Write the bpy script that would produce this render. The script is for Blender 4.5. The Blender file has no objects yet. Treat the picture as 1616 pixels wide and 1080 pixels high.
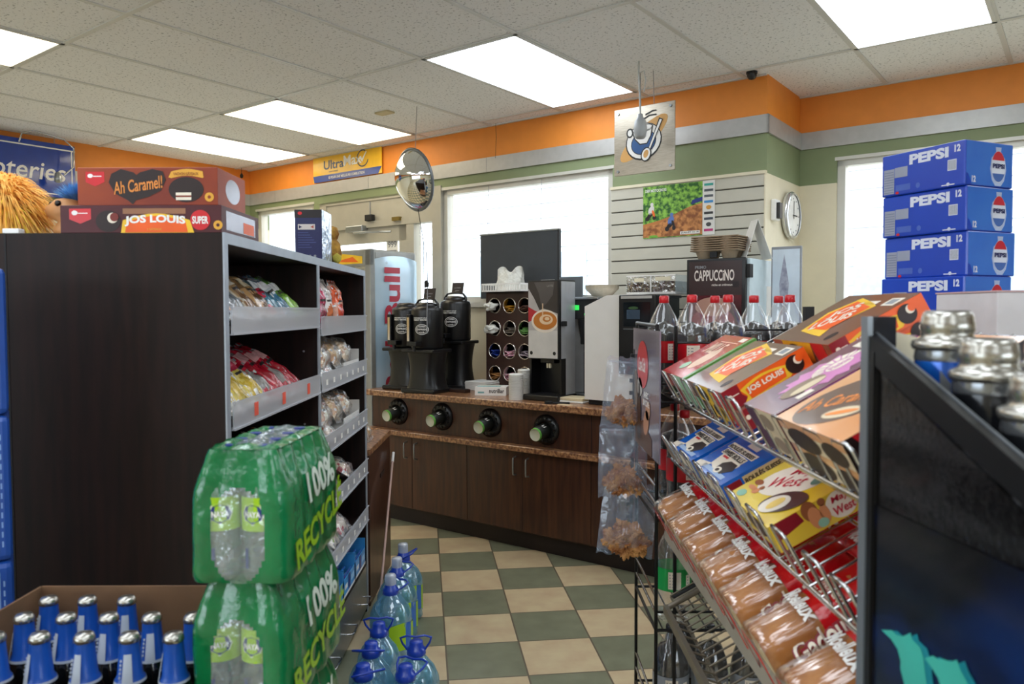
import bpy, bmesh, math, random
from math import sin, cos, pi, radians as R, sqrt
from mathutils import Matrix, Vector, noise

# ---------------------------------------------------------------- camera, world, light, exposure
scn = bpy.context.scene
COL = scn.collection
EYE = 1.42
PITCH, ROLL, FPX = -0.0400478, -0.00335366, 1216.3
cd = bpy.data.cameras.new('camera'); cam = bpy.data.objects.new('camera', cd); COL.objects.link(cam)
cd.sensor_width = 36; cd.lens = 36 * FPX / 1616; cd.clip_start = .02; cd.clip_end = 200
_c, _s, _cr, _sr = cos(PITCH), sin(PITCH), cos(ROLL), sin(ROLL)
_r = Vector((_cr, -_s * _sr, _c * _sr)); _u = Vector((-_sr, -_s * _cr, _c * _cr)); _b = -Vector((0, _c, _s))
cam.matrix_world = Matrix(((_r.x, _u.x, _b.x, 0), (_r.y, _u.y, _b.y, 0), (_r.z, _u.z, _b.z, EYE), (0, 0, 0, 1)))
cd.dof.use_dof = True; cd.dof.focus_distance = 4.4; cd.dof.aperture_fstop = 6.3
scn.camera = cam
scn.view_settings.view_transform = 'Standard'; scn.view_settings.look = 'None'
scn.view_settings.gamma = 1.0; scn.view_settings.use_curve_mapping = False
scn.view_settings.exposure = 0.2
SKY = 5.0          # overcast daylight outside
PANEL = 5.0        # ceiling light panels
wd = bpy.data.worlds.new('world'); scn.world = wd; wd.use_nodes = True
_bg = wd.node_tree.nodes['Background']; _bg.inputs[0].default_value = (.80, .91, 1, 1); _bg.inputs[1].default_value = SKY
YAW = 0.643318824      # the walls run askew to the view
random.seed(7)
rnd = random.uniform

# ---------------------------------------------------------------- materials
def lin(h):
    h = h.lstrip('#'); o = []
    for i in (0, 2, 4):
        c = int(h[i:i + 2], 16) / 255
        o.append(c / 12.92 if c <= .04045 else ((c + .055) / 1.055) ** 2.4)
    return o
MATS = {}
def P(name, hx, rough=.5, metal=0, var=.06, scale=12, bump=0, bscale=None, coat=0, emis=0, c2=None, spec=.5, stretch=None, lo=.35, hi=.65):
    if name in MATS: return MATS[name]
    m = bpy.data.materials.new(name); m.use_nodes = True; nt = m.node_tree; b = nt.nodes['Principled BSDF']
    c = lin(hx)
    tc = nt.nodes.new('ShaderNodeTexCoord'); mp = nt.nodes.new('ShaderNodeMapping'); nt.links.new(tc.outputs['Object'], mp.inputs[0])
    if stretch: mp.inputs['Scale'].default_value = stretch
    nz = nt.nodes.new('ShaderNodeTexNoise'); nz.inputs['Scale'].default_value = scale; nz.inputs['Detail'].default_value = 4
    nt.links.new(mp.outputs[0], nz.inputs['Vector'])
    rp = nt.nodes.new('ShaderNodeValToRGB'); nt.links.new(nz.outputs['Fac'], rp.inputs[0])
    a = [max(0, x * (1 - var)) for x in c]; d = lin(c2) if c2 else [min(1, x * (1 + var)) for x in c]
    rp.color_ramp.elements[0].position = lo; rp.color_ramp.elements[1].position = hi
    rp.color_ramp.elements[0].color = (*(c if c2 else a), 1); rp.color_ramp.elements[1].color = (*d, 1)
    nt.links.new(rp.outputs[0], b.inputs['Base Color'])
    b.inputs['Roughness'].default_value = rough; b.inputs['Metallic'].default_value = metal
    b.inputs['Coat Weight'].default_value = coat; b.inputs['Specular IOR Level'].default_value = spec
    b.inputs['Coat Roughness'].default_value = .08
    if emis:
        nt.links.new(rp.outputs[0], b.inputs['Emission Color']); b.inputs['Emission Strength'].default_value = emis
    if bump:
        n2 = nt.nodes.new('ShaderNodeTexNoise'); n2.inputs['Scale'].default_value = bscale or scale; n2.inputs['Detail'].default_value = 3
        nt.links.new(mp.outputs[0], n2.inputs['Vector'])
        bp = nt.nodes.new('ShaderNodeBump'); bp.inputs['Strength'].default_value = bump; bp.inputs['Distance'].default_value = .01
        nt.links.new(n2.outputs['Fac'], bp.inputs['Height']); nt.links.new(bp.outputs[0], b.inputs['Normal'])
    MATS[name] = m; return m
def FILM(name, hx='#ffffff', gloss=.12, rough=.08, tint='#ffffff', bump=.6, scale=30, diff=0, dcol='#ffffff', edge=.6, st=None):
    """thin clear plastic: see-through with a sheen"""
    if name in MATS: return MATS[name]
    m = bpy.data.materials.new(name); m.use_nodes = True; nt = m.node_tree; nt.nodes.clear()
    out = nt.nodes.new('ShaderNodeOutputMaterial'); tr = nt.nodes.new('ShaderNodeBsdfTransparent'); gl = nt.nodes.new('ShaderNodeBsdfGlossy')
    tr.inputs[0].default_value = (*lin(tint), 1); gl.inputs[0].default_value = (*lin(hx), 1); gl.inputs['Roughness'].default_value = rough
    fr = nt.nodes.new('ShaderNodeLayerWeight'); fr.inputs[0].default_value = .35
    ma = nt.nodes.new('ShaderNodeMath'); ma.operation = 'MULTIPLY_ADD'; ma.inputs[1].default_value = edge; ma.inputs[2].default_value = gloss; ma.use_clamp = True
    nt.links.new(fr.outputs['Facing'], ma.inputs[0])
    mx = nt.nodes.new('ShaderNodeMixShader'); nt.links.new(ma.outputs[0], mx.inputs[0]); nt.links.new(tr.outputs[0], mx.inputs[1]); nt.links.new(gl.outputs[0], mx.inputs[2])
    last = mx
    if diff:
        df = nt.nodes.new('ShaderNodeBsdfDiffuse'); df.inputs[0].default_value = (*lin(dcol), 1)
        m2 = nt.nodes.new('ShaderNodeMixShader'); m2.inputs[0].default_value = diff
        nt.links.new(mx.outputs[0], m2.inputs[1]); nt.links.new(df.outputs[0], m2.inputs[2]); last = m2
    if bump:
        tc = nt.nodes.new('ShaderNodeTexCoord'); nz = nt.nodes.new('ShaderNodeTexNoise'); nz.inputs['Scale'].default_value = scale; mp = nt.nodes.new('ShaderNodeMapping'); mp.inputs['Scale'].default_value = st or (1, 1, 1); nt.links.new(tc.outputs['Object'], mp.inputs[0]); nt.links.new(mp.outputs[0], nz.inputs['Vector'])
        bp = nt.nodes.new('ShaderNodeBump'); bp.inputs['Strength'].default_value = bump; bp.inputs['Distance'].default_value = .01
        nt.links.new(nz.outputs['Fac'], bp.inputs['Height']); nt.links.new(bp.outputs[0], gl.inputs['Normal']); nt.links.new(bp.outputs[0], fr.inputs['Normal'])
    nt.links.new(last.outputs[0], out.inputs[0]); MATS[name] = m; return m

WHITE = P('white_print', '#f4f2ee', .45); CREAM = P('cream_paint', '#e6dcc0', .6, var=.02)
GREEN = P('sage_paint', '#84906a', .6, var=.02); ORANGE = P('orange_paint', '#ea8e34', .55, var=.03)
SILVER = P('brushed_band', '#b4b3b0', .4, .3, var=.04, scale=20)
ALU = P('window_frame_paint', '#cfcdc4', .4, .2, var=.02); DOORP = P('door_frame_paint', '#b4b0a3', .45, .2, var=.03)
WOOD = P('dark_wood', '#2a1813', .42, 0, c2='#3d2219', scale=9, stretch=(6, 6, .5), coat=.12)
WOODG = P('gondola_wood', '#180e0c', .55, 0, c2='#251511', scale=8, stretch=(5, 5, .5), spec=.3)
WOODC = P('cabinet_wood', '#3a2018', .38, 0, c2='#52301f', scale=7, stretch=(6, 6, .5), coat=.15)
GRAN = P('granite_laminate', '#6d4431', .3, 0, c2='#bd8c62', scale=55, coat=.3, lo=.4, hi=.62)
EDGE = P('light_edging', '#aab2bd', .4, .3)
BLACK = P('black_plastic', '#0d0d0f', .35, coat=.1); BLACKM = P('matte_black', '#141416', .7); GLOSSB = P('gloss_black', '#08080a', .12, coat=.5, bump=.1, bscale=90)
CHROME = P('chrome_wire', '#c9c9c9', .18, 1, var=.02); STEEL = P('stainless_steel', '#a4a9ad', .3, .9, var=.08, scale=30, stretch=(1, 1, 8)); WIREB = P('black_wire', '#101011', .35, .3)
TIN = P('tin_cap', '#b9b6ae', .25, .9)
DKBLUE = P('dark_blue_print', '#1c2f7c', .4); RED = P('red_print', '#cf1f2a', .4, coat=.2); YEL = P('yellow_print', '#f3c22d', .45); ORP = P('orange_print', '#ee6a17', .35, coat=.3)
GREY = P('grey_print', '#8b8e93', .6); KRAFT = P('kraft_card', '#a98a66', .85, var=.1); KRAFTD = P('corrugated_card', '#6f5138', .9, var=.12)
DARKP = P('near_black_print', '#1c1416', .5); PAPER = P('paper', '#e9e7e1', .7, var=.02)
FILMC = FILM('clear_film', gloss=.16); FILMH = FILM('hazy_plastic', gloss=.12, rough=.25, diff=.3, dcol='#d8dde4', bump=.3)
GLASS = FILM('window_glass', gloss=.02, rough=.0, bump=0)

# ---------------------------------------------------------------- mesh builder
_TXT = {}
def glyphs(s, off=.0, shear=0, res=3):
    k = (s, off, shear, res)
    if k not in _TXT:
        cu = bpy.data.curves.new('t', 'FONT'); cu.body = s; cu.size = 1; cu.offset = off; cu.shear = shear
        cu.align_x = 'CENTER'; cu.align_y = 'CENTER'; cu.resolution_u = res
        ob = bpy.data.objects.new('t', cu); COL.objects.link(ob); dg = bpy.context.evaluated_depsgraph_get(); dg.update()
        me = bpy.data.meshes.new_from_object(ob.evaluated_get(dg))
        vs = [(v.co.x, v.co.y) for v in me.vertices]; fs = [tuple(p.vertices) for p in me.polygons]
        if vs:
            x0 = min(v[0] for v in vs); x1 = max(v[0] for v in vs); y0 = min(v[1] for v in vs); y1 = max(v[1] for v in vs)
            vs = [(v[0] - (x0 + x1) / 2, v[1] - (y0 + y1) / 2) for v in vs]
            _TXT[k] = (vs, fs, x1 - x0, y1 - y0)
        else: _TXT[k] = ([], [], 1, 1)
        bpy.data.objects.remove(ob); bpy.data.curves.remove(cu); bpy.data.meshes.remove(me)
    return _TXT[k]

class MB:
    def __init__(s): s.v = []; s.f = []; s.m = []; s.s = []; s.mats = []; s.M = Matrix()
    def mi(s, m):
        if m not in s.mats: s.mats.append(m)
        return s.mats.index(m)
    def add(s, vs, fs, mat, smooth=False):
        n = len(s.v); M = s.M
        s.v += [tuple(M @ Vector(v)) for v in vs]
        ml = isinstance(mat, list)
        for i, f in enumerate(fs):
            s.f.append(tuple(n + k for k in f)); s.m.append(s.mi(mat[i] if ml else mat)); s.s.append(smooth)
        return s
    def box(s, x0, x1, y0, y1, z0, z1, mat, bev=0, seg=2):
        if not bev:
            vs = [(x, y, z) for z in (z0, z1) for y in (y0, y1) for x in (x0, x1)]
            return s.add(vs, [(0, 2, 3, 1), (4, 5, 7, 6), (0, 1, 5, 4), (2, 6, 7, 3), (0, 4, 6, 2), (1, 3, 7, 5)], mat)
        bm = bmesh.new(); bmesh.ops.create_cube(bm, size=1)
        for v in bm.verts: v.co = Vector(((x0 + x1) / 2 + v.co.x * (x1 - x0), (y0 + y1) / 2 + v.co.y * (y1 - y0), (z0 + z1) / 2 + v.co.z * (z1 - z0)))
        bmesh.ops.bevel(bm, geom=list(bm.edges), offset=bev, segments=seg, affect='EDGES', profile=.5)
        bm.verts.index_update(); r = s.add([v.co[:] for v in bm.verts], [[v.index for v in f.verts] for f in bm.faces], mat); bm.free(); return r
    def lathe(s, prof, mat, seg=24, c=(0, 0, 0), smooth=True, sy=1, lump=None):
        vs = []; fs = []; ml = []
        n = len(prof)
        for i, (r, z) in enumerate(prof):
            for k in range(seg):
                a = 2 * pi * k / seg; rr = r * (lump(a, z) if lump else 1)
                vs.append((c[0] + rr * cos(a), c[1] + rr * sin(a) * sy, c[2] + z))
        for i in range(n - 1):
            for k in range(seg):
                fs.append((i * seg + k, i * seg + (k + 1) % seg, (i + 1) * seg + (k + 1) % seg, (i + 1) * seg + k))
                ml.append(mat[min(i, len(mat) - 1)] if isinstance(mat, list) else mat)
        s.add(vs, fs, ml, smooth)
        return s
    def cyl(s, p0, p1, r, mat, seg=16, r1=None, caps=True, smooth=True):
        p0 = Vector(p0); p1 = Vector(p1); r1 = r if r1 is None else r1; d = (p1 - p0).normalized()
        a = d.orthogonal().normalized(); b = d.cross(a)
        vs = [p0 + (a * cos(2 * pi * k / seg) + b * sin(2 * pi * k / seg)) * r for k in range(seg)] + [p1 + (a * cos(2 * pi * k / seg) + b * sin(2 * pi * k / seg)) * r1 for k in range(seg)]
        s.add([v[:] for v in vs], [(k, (k + 1) % seg, seg + (k + 1) % seg, seg + k) for k in range(seg)], mat, smooth)
        if caps: s.add([v[:] for v in vs], [tuple(range(seg))[::-1], tuple(range(seg, 2 * seg))], mat)
        return s
    def tube(s, pts, r, mat, seg=6, closed=False):
        P_ = [Vector(p) for p in pts]; n = len(P_); vs = []; up = None
        for i in range(n):
            if closed: d = P_[(i + 1) % n] - P_[i - 1]
            else: d = P_[min(i + 1, n - 1)] - P_[max(i - 1, 0)]
            d.normalize()
            if up is None: up = d.orthogonal().normalized()
            up = (up - d * up.dot(d)).normalized(); b = d.cross(up)
            vs += [(P_[i] + (up * cos(2 * pi * k / seg) + b * sin(2 * pi * k / seg)) * r)[:] for k in range(seg)]
        fs = [(i * seg + k, i * seg + (k + 1) % seg, ((i + 1) % n) * seg + (k + 1) % seg, ((i + 1) % n) * seg + k) for i in range(n if closed else n - 1) for k in range(seg)]
        s.add(vs, fs, mat, True)
        if not closed: s.add(vs, [tuple(range(seg))[::-1], tuple(range((n - 1) * seg, n * seg))], mat)
        return s
    def prism(s, pts, z0, z1, mat):
        n = len(pts); vs = [(x, y, z0) for x, y in pts] + [(x, y, z1) for x, y in pts]
        return s.add(vs, [tuple(range(n))[::-1], tuple(range(n, 2 * n))] + [(k, (k + 1) % n, n + (k + 1) % n, n + k) for k in range(n)], mat)
    def grid(s, fn, nu, nv, mat, smooth=True, matfn=None, closeu=False):
        vs = [fn(i / nu, j / nv) for j in range(nv + 1) for i in range(nu + 1)]
        fs = [(j * (nu + 1) + i, j * (nu + 1) + i + 1, (j + 1) * (nu + 1) + i + 1, (j + 1) * (nu + 1) + i) for j in range(nv) for i in range(nu)]
        ml = [matfn((i + .5) / nu, (j + .5) / nv) for j in range(nv) for i in range(nu)] if matfn else mat
        return s.add(vs, fs, ml, smooth)
    def build(s, name, parent=None, loc=None, rot=None):
        me = bpy.data.meshes.new(name); me.from_pydata(s.v, [], s.f)
        for m in s.mats: me.materials.append(m)
        me.polygons.foreach_set('material_index', s.m); me.polygons.foreach_set('use_smooth', s.s); me.update()
        o = bpy.data.objects.new(name, me); COL.objects.link(o)
        if parent: o.parent = parent
        if loc is not None: o.location = loc
        if rot is not None: o.rotation_euler = rot
        return o

class Face:
    """flat printed marks on a face: origin o, right r, up u"""
    def __init__(s, mb, o, r, u):
        s.mb = mb; r = Vector(r).normalized(); u = Vector(u).normalized(); n = r.cross(u)
        s.M = Matrix(((r.x, u.x, n.x, o[0]), (r.y, u.y, n.y, o[1]), (r.z, u.z, n.z, o[2]), (0, 0, 0, 1)))
    def _a(s, pts, fs, mat, L):
        old = s.mb.M; s.mb.M = old @ s.M; s.mb.add([(x, y, .0004 * L) for x, y in pts], fs, mat); s.mb.M = old; return s
    def rect(s, a, b, c, d, mat, L=1): return s._a([(a, b), (c, b), (c, d), (a, d)], [(0, 1, 2, 3)], mat, L)
    def poly(s, pts, mat, L=1): return s._a(pts, [tuple(range(len(pts)))], mat, L)
    def ell(s, cx, cy, rx, ry, mat, L=1, ang=0, n=24, a0=0, a1=360):
        A = R(ang); full = a1 - a0 >= 360
        p = []
        for k in range(n + (0 if full else 1)):
            t = R(a0 + (a1 - a0) * k / n); x, y = rx * cos(t), ry * sin(t); p.append((cx + x * cos(A) - y * sin(A), cy + x * sin(A) + y * cos(A)))
        return s.poly(p, mat, L)
    def text(s, t, cx, cy, h, mat, L=2, w=None, ang=0, off=.02, shear=0, arc=0, res=3):
        vs, fs, tw, th = glyphs(t, off, shear, res); sy = h / th; sx = (w / tw) if w else sy; A = R(ang); out = []
        for x, y in vs:
            x *= sx; y *= sy
            if arc: y += arc * (1 - (2 * x / (sx * tw)) ** 2)
            out.append((cx + x * cos(A) - y * sin(A), cy + x * sin(A) + y * cos(A)))
        return s._a(out, fs, mat, L)
def faces(mb, w, d, h):
    """front(-y) top left(-x) right(+x) back(+y) of a box centred on x, y with its base on z=0"""
    return (Face(mb, (-w / 2, -d / 2, 0), (1, 0, 0), (0, 0, 1)), Face(mb, (-w / 2, -d / 2, h), (1, 0, 0), (0, 1, 0)),
            Face(mb, (-w / 2, d / 2, 0), (0, -1, 0), (0, 0, 1)), Face(mb, (w / 2, -d / 2, 0), (0, 1, 0), (0, 0, 1)), Face(mb, (w / 2, d / 2, 0), (-1, 0, 0), (0, 0, 1)))

# ---------------------------------------------------------------- object helpers
def tag(o, label=None, cat=None, group=None, kind=None):
    if label: o['label'] = label
    if cat: o['category'] = cat
    if group: o['group'] = group
    if kind: o['kind'] = kind
    return o
def empty(name, loc, label, cat, rot=(0, 0, 0), group=None):
    o = bpy.data.objects.new(name, None); COL.objects.link(o); o.location = loc; o.rotation_euler = rot; o.empty_display_size = .05
    return tag(o, label, cat, group)
def kids(o): return [c for c in COL.objects if c.parent == o]
def copy_tree(o, parent=None):
    c = o.copy(); COL.objects.link(c); c.parent = parent
    for ch in kids(o): copy_tree(ch, c)
    return c
def dup(o, loc, rot=None, label=None, group=None):
    c = copy_tree(o); c.location = loc
    if rot is not None: c.rotation_euler = rot
    if label: c['label'] = label
    if group: c['group'] = group
    return c
RZ = Matrix.Rotation(-YAW, 4, 'Z')
def S(x, y, z): return (RZ @ Vector((x, y, z)))[:]      # room frame (x right along the back wall, y towards it) to world
SR = (0, 0, -YAW)
def struct(mb, name, label=None, rot=SR, parent=None):
    o = mb.build(name, parent, rot=None if parent else rot)
    if not parent: tag(o, label, None, None, 'structure')
    return o

# ================================================================ THE ROOM  (room frame: x = -B, y = A)
CZ = 2.735
fm = bpy.data.materials.new('checker_tile_floor'); fm.use_nodes = True; nt = fm.node_tree; b = nt.nodes['Principled BSDF']
tc = nt.nodes.new('ShaderNodeTexCoord'); mp = nt.nodes.new('ShaderNodeMapping'); nt.links.new(tc.outputs['Object'], mp.inputs[0])
TILE = .3124; ANG = R(6.6)
# a grid line crossing seen at world (-.323, 3.534)
mp.vector_type = 'TEXTURE'; mp.inputs['Location'].default_value = (-.3225, 3.534, 0); mp.inputs['Rotation'].default_value = (0, 0, ANG); mp.inputs['Scale'].default_value = (TILE, TILE, TILE)
ck = nt.nodes.new('ShaderNodeTexChecker'); ck.inputs['Scale'].default_value = 1
ad = nt.nodes.new('ShaderNodeVectorMath'); ad.operation = 'ADD'; ad.inputs[1].default_value = (41, 40, .5)
nt.links.new(mp.outputs[0], ad.inputs[0]); nt.links.new(ad.outputs[0], ck.inputs['Vector'])
ck.inputs['Color1'].default_value = (*lin('#81836c'), 1); ck.inputs['Color2'].default_value = (*lin('#d0ba96'), 1)
br = nt.nodes.new('ShaderNodeTexBrick'); br.offset = 0; br.squash = 1; br.inputs['Scale'].default_value = 1; br.inputs['Mortar Size'].default_value = .012; br.inputs['Brick Width'].default_value = 1; br.inputs['Row Height'].default_value = 1
nt.links.new(ad.outputs[0], br.inputs['Vector'])
nz = nt.nodes.new('ShaderNodeTexNoise'); nz.inputs['Scale'].default_value = 9; nz.inputs['Detail'].default_value = 8; nt.links.new(tc.outputs['Object'], nz.inputs['Vector'])
m1 = nt.nodes.new('ShaderNodeMixRGB'); m1.blend_type = 'OVERLAY'; m1.inputs[0].default_value = .35; nt.links.new(ck.outputs[0], m1.inputs[1]); nt.links.new(nz.outputs['Fac'], m1.inputs[2])
m2 = nt.nodes.new('ShaderNodeMixRGB'); nt.links.new(br.outputs['Fac'], m2.inputs[0]); nt.links.new(m1.outputs[0], m2.inputs[1]); m2.inputs[2].default_value = (*lin('#6d6252'), 1)
nt.links.new(m2.outputs[0], b.inputs['Base Color']); b.inputs['Roughness'].default_value = .32
mb = MB(); mb.box(-9, 6, -4.5, 9, -.05, 0, fm); o = mb.build('floor'); tag(o, None, kind='structure')

cm = P('ceiling_tile', '#c9c8c4', .9, var=.03, bump=.12, bscale=120)
nt = cm.node_tree; tc = [n for n in nt.nodes if n.type == 'TEX_COORD'][0]; b = nt.nodes['Principled BSDF']
vz = nt.nodes.new('ShaderNodeTexNoise'); vz.inputs['Scale'].default_value = 75; vz.inputs['Detail'].default_value = 2; nt.links.new(tc.outputs['Object'], vz.inputs['Vector'])
vr = nt.nodes.new('ShaderNodeValToRGB'); vr.color_ramp.elements[0].position = .33; vr.color_ramp.elements[1].position = .4; vr.color_ramp.elements[0].color = (*lin('#bfc2c8'), 1); vr.color_ramp.elements[1].color = (*lin('#f3f5f9'), 1)
nt.links.new(vz.outputs['Fac'], vr.inputs[0]); nt.links.new(vr.outputs[0], b.inputs['Base Color'])
XL, XR, YB, YW, YR, XP = -6.3, 4.6, -4.2, 4.33, 4.94, -1.464
mb = MB(); mb.box(XL - .1, XR + .1, YB - .1, YR + .1, CZ, CZ + .08, cm); struct(mb, 'ceiling')
TB = P('ceiling_grid_bar', '#d6d8d8', .45, var=.01)
mb = MB()
TY = [4.186 - 1.22 * k for k in range(0, 7)]
for y in TY: mb.box(XL, XR, y - .012, y + .012, CZ - .006, CZ + .004, TB)
mb.box(XP, XR, 5.0 - .0, 5.0, CZ, CZ, TB)
JX = [-(2.806 - .61 * (j - 4)) for j in range(-1, 16)]
for x in JX:
    mb.box(x - .012, x + .012, YB, YW if x < XP else YR, CZ - .0055, CZ + .004, TB)
mb.box(XL, XP, YW - .02, YW, CZ - .008, CZ + .002, TB); mb.box(XP, XR, YR - .02, YR, CZ - .008, CZ + .002, TB)
struct(mb, 'trim_ceiling_grid')

def walls(name, axis, pos, thick, u0, u1, openings, colors, z1=CZ):
    """upright wall in the room frame with rectangular openings (ua, ub, za, zb); colors = [(z, material)...] from the top of each band"""
    mb = MB(); us = sorted({u0, u1, *[o[0] for o in openings], *[o[1] for o in openings]}); zs = sorted({0, z1, *[o[2] for o in openings], *[o[3] for o in openings], *[c[0] for c in colors]})
    for a, b_ in zip(us, us[1:]):
        for c, d in zip(zs, zs[1:]):
            cu, cz = (a + b_) / 2, (c + d) / 2
            if any(o[0] < cu < o[1] and o[2] < cz < o[3] for o in openings): continue
            m = next(mm for z, mm in colors if cz < z)
            if axis == 'y': mb.box(a, b_, pos, pos + thick, c, d, m)
            else: mb.box(pos, pos + thick, a, b_, c, d, m)
    return struct(mb, name)
BAND = [(2.19, CREAM), (2.47, GREEN), (CZ + 1, ORANGE)]
W1 = (-6.20, -5.38, .95, 2.36); DR = (-5.30, -3.95, 0, 2.33); WB = (-3.905, -2.443, 1.48, 2.335); W2 = (-1.245, 1.1, 1.15, 2.335)
walls('wall_back', 'y', YW, .14, XL, XP - .14, [W1, DR, WB], [(1.48, CREAM)] + BAND)
walls('wall_right', 'y', YR, .14, XP, XR, [W2], BAND)
walls('wall_pillar', 'x', XP - .14, .14, YW, YR + .14, [], BAND)
walls('wall_left', 'x', XL - .14, .14, YB, YW + .14, [], BAND)
walls('wall_front', 'y', YB - .14, .14, XL, XR, [(-5, -1, .9, 2.3)], BAND)
walls('wall_side', 'x', XR, .14, YB, YR + .14, [(-2.5, 1.5, .9, 2.3)], BAND)
mb = MB(); e = .014                                       # the metal band that runs around the room
mb.box(XL, XP + e, YW - e, YW, 2.41, 2.512, SILVER); mb.box(XP, XP + e, YW - e, YR - e, 2.41, 2.512, SILVER); mb.box(XP, XR, YR - e, YR, 2.41, 2.512, SILVER)
mb.box(XL, XL + e, YB, YW, 2.41, 2.512, SILVER)
for x in (-5.9, -4.68, -3.46, -2.24): mb.box(x, x + .003, YW - e - .001, YW, 2.41, 2.512, GREY)
struct(mb, 'trim_metal_band')
# slat wall
SL = P('slatwall_panel', '#c9c5b6', .45, var=.02)
mb = MB(); mb.box(-2.443, XP, YW - .012, YW - .001, .89, 2.187, P('slat_groove', '#5b5850', .8))
z = 2.187
while z > .95:
    mb.box(-2.443, XP - .002, YW - .022, YW - .010, z - .069, z, SL, .002, 1); z -= .0765
mb.box(-2.445, XP + .004, YW - .03, YW, 2.183, 2.2, CREAM)
mb.box(XP - .004, XP + .004, YW - .026, YW, .89, 2.19, CREAM)
struct(mb, 'trim_slatwall')

def frame(mb, a, b_, c, d, y, w=.045, dep=.07, m=ALU):
    mb.box(a, b_, y, y + dep, d - w, d, m); mb.box(a, b_, y, y + dep, c, c + w, m); mb.box(a, a + w, y, y + dep, c, d, m); mb.box(b_ - w, b_, y, y + dep, c, d, m)
def window(name, o, y, mull=(), label=None):
    mb = MB(); frame(mb, *o, y + .02)
    for x in mull: mb.box(x - .02, x + .02, y + .02, y + .09, o[2], o[3], ALU)
    mb.box(o[0] - .01, o[1] + .01, y - .004, y + .03, o[3] - .012, o[3] + .008, ALU); mb.box(o[0] - .03, o[1] + .03, y - .03, y + .03, o[2] - .03, o[2] + .005, ALU)
    w = struct(mb, name); tag(w, label)
    g = MB(); g.box(o[0] + .04, o[1] - .04, y + .05, y + .056, o[2] + .04, o[3] - .04, GLASS); g.build('glass_pane', w)
    return w
window('window_1', W1, YW); window('window_2', WB, YW, ()); window('window_3', W2, YR, ())
w = window('window_4', (-5, -1, .9, 2.3), YB - .1); w = None
mb = MB(); mb.M = Matrix.Translation((XR, 0, 0)) @ Matrix.Rotation(R(-90), 4, 'Z') ; mb.M = Matrix(((0, 1, 0, XR - 0), (1, 0, 0, 0), (0, 0, 1, 0), (0, 0, 0, 1)))
frame(mb, -2.5, 1.5, .9, 2.3, .02); w5 = struct(mb, 'window_5')
g = MB(); g.box(XR + .05, XR + .056, -2.46, 1.46, .94, 2.26, GLASS); g.build('glass_pane', w5)
# entrance: header panel, door with glass, side light
mb = MB(); y = YW + .0
mb.box(-5.30, -3.95, y + .01, y + .06, 2.125, 2.33, DOORP); mb.box(-5.30, -3.95, y, y + .07, 2.315, 2.345, DOORP)
mb.box(-5.30, -5.22, y, y + .08, 0, 2.33, DOORP); mb.box(-4.27, -4.19, y, y + .08, 0, 2.13, DOORP); mb.box(-3.99, -3.90, y - .01, y + .1, 0, 2.36, DOORP)
mb.box(-5.30, -3.95, y - .005, y + .075, 2.10, 2.15, DOORP); mb.box(-4.69, -4.68, y + .005, y + .012, 2.15, 2.31, GREY)
mb.box(-4.2, -3.98, y + .01, y + .06, .0, .25, DOORP)
d1 = struct(mb, 'door_1')
mb = MB(); mb.box(-5.2, -5.11, y + .02, y + .065, .02, 2.1, DOORP); mb.box(-4.37, -4.28, y + .02, y + .065, .02, 2.1, DOORP); mb.box(-5.2, -4.28, y + .02, y + .065, 1.98, 2.1, DOORP); mb.box(-5.2, -4.28, y + .02, y + .065, .02, .25, DOORP); mb.box(-5.11, -4.37, y + .02, y + .065, .98, 1.06, DOORP)
dl = mb.build('door_leaf', d1)
mb = MB(); mb.box(-5.12, -4.36, y + .04, y + .046, .25, 1.98, GLASS); mb.box(-4.2, -3.98, y + .03, y + .036, .25, 2.1, GLASS); mb.build('glass_pane', d1)
mb = MB(); mb.box(-4.92, -4.72, y - .05, y + .01, 2.07, 2.12, STEEL, .006); mb.tube([(-4.82, y - .05, 2.06), (-4.6, y - .12, 2.05), (-4.42, y - .02, 2.05)], .009, STEEL); mb.box(-4.7, -4.62, y - .04, y, 2.15, 2.20, BLACKM, .004); mb.box(-4.4, -4.32, y - .03, y, 2.13, 2.16, P('brass', '#8f7d45', .35, .8)); mb.build('door_closer', d1)
mb = MB(); f = Face(mb, (-4.53, y + .038, 1.7), (1, 0, 0), (0, 0, 1)); f.rect(0, 0, .13, .3, PAPER); f.text('999', .065, .255, .05, GREY); 
for k in range(7): f.rect(.015, .2 - k * .028, .115, .21 - k * .028, GREY, 2)
f.rect(-.05, -.52, .04, -.42, RED); mb.build('door_notice', d1)
# outside: pavement and pale buildings in the daylight
mb = MB(); mb.box(-40, 40, -40, 40, -.12, -.06, P('pavement', '#b9b9b6', .9, var=.08, scale=2)); struct(mb, 'ground_outside')
mb = MB(); PW = P('pale_siding', '#e8eaec', .8, var=.03, scale=3); DK = P('facade_window', '#9db0bd', .2)
mb.box(-12, 1, 13, 20, 0, 5.5, PW)
for k in range(6): mb.box(-11 + k * 2, -9.9 + k * 2, 12.97, 13.02, 1.1, 2.6, DK)
for k in range(18): mb.box(-12, 1, 12.985, 13.0, .3 * k, .3 * k + .015, GREY)
o = mb.build('building', rot=SR); tag(o, 'pale sided building seen faintly through the left windows', 'building')
mb = MB(); mb.box(3, 15, 16, 22, 0, 5, P('pale_brick', '#e2d3cb', .85, var=.08)); mb.box(4, 5.4, 15.97, 16.02, 1, 2.4, DK); mb.box(2.9, 15.1, 15.9, 22.1, 5, 5.2, PW)
o = mb.build('building', rot=SR); tag(o, 'pale pink brick building seen faintly through the right window', 'building')

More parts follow.
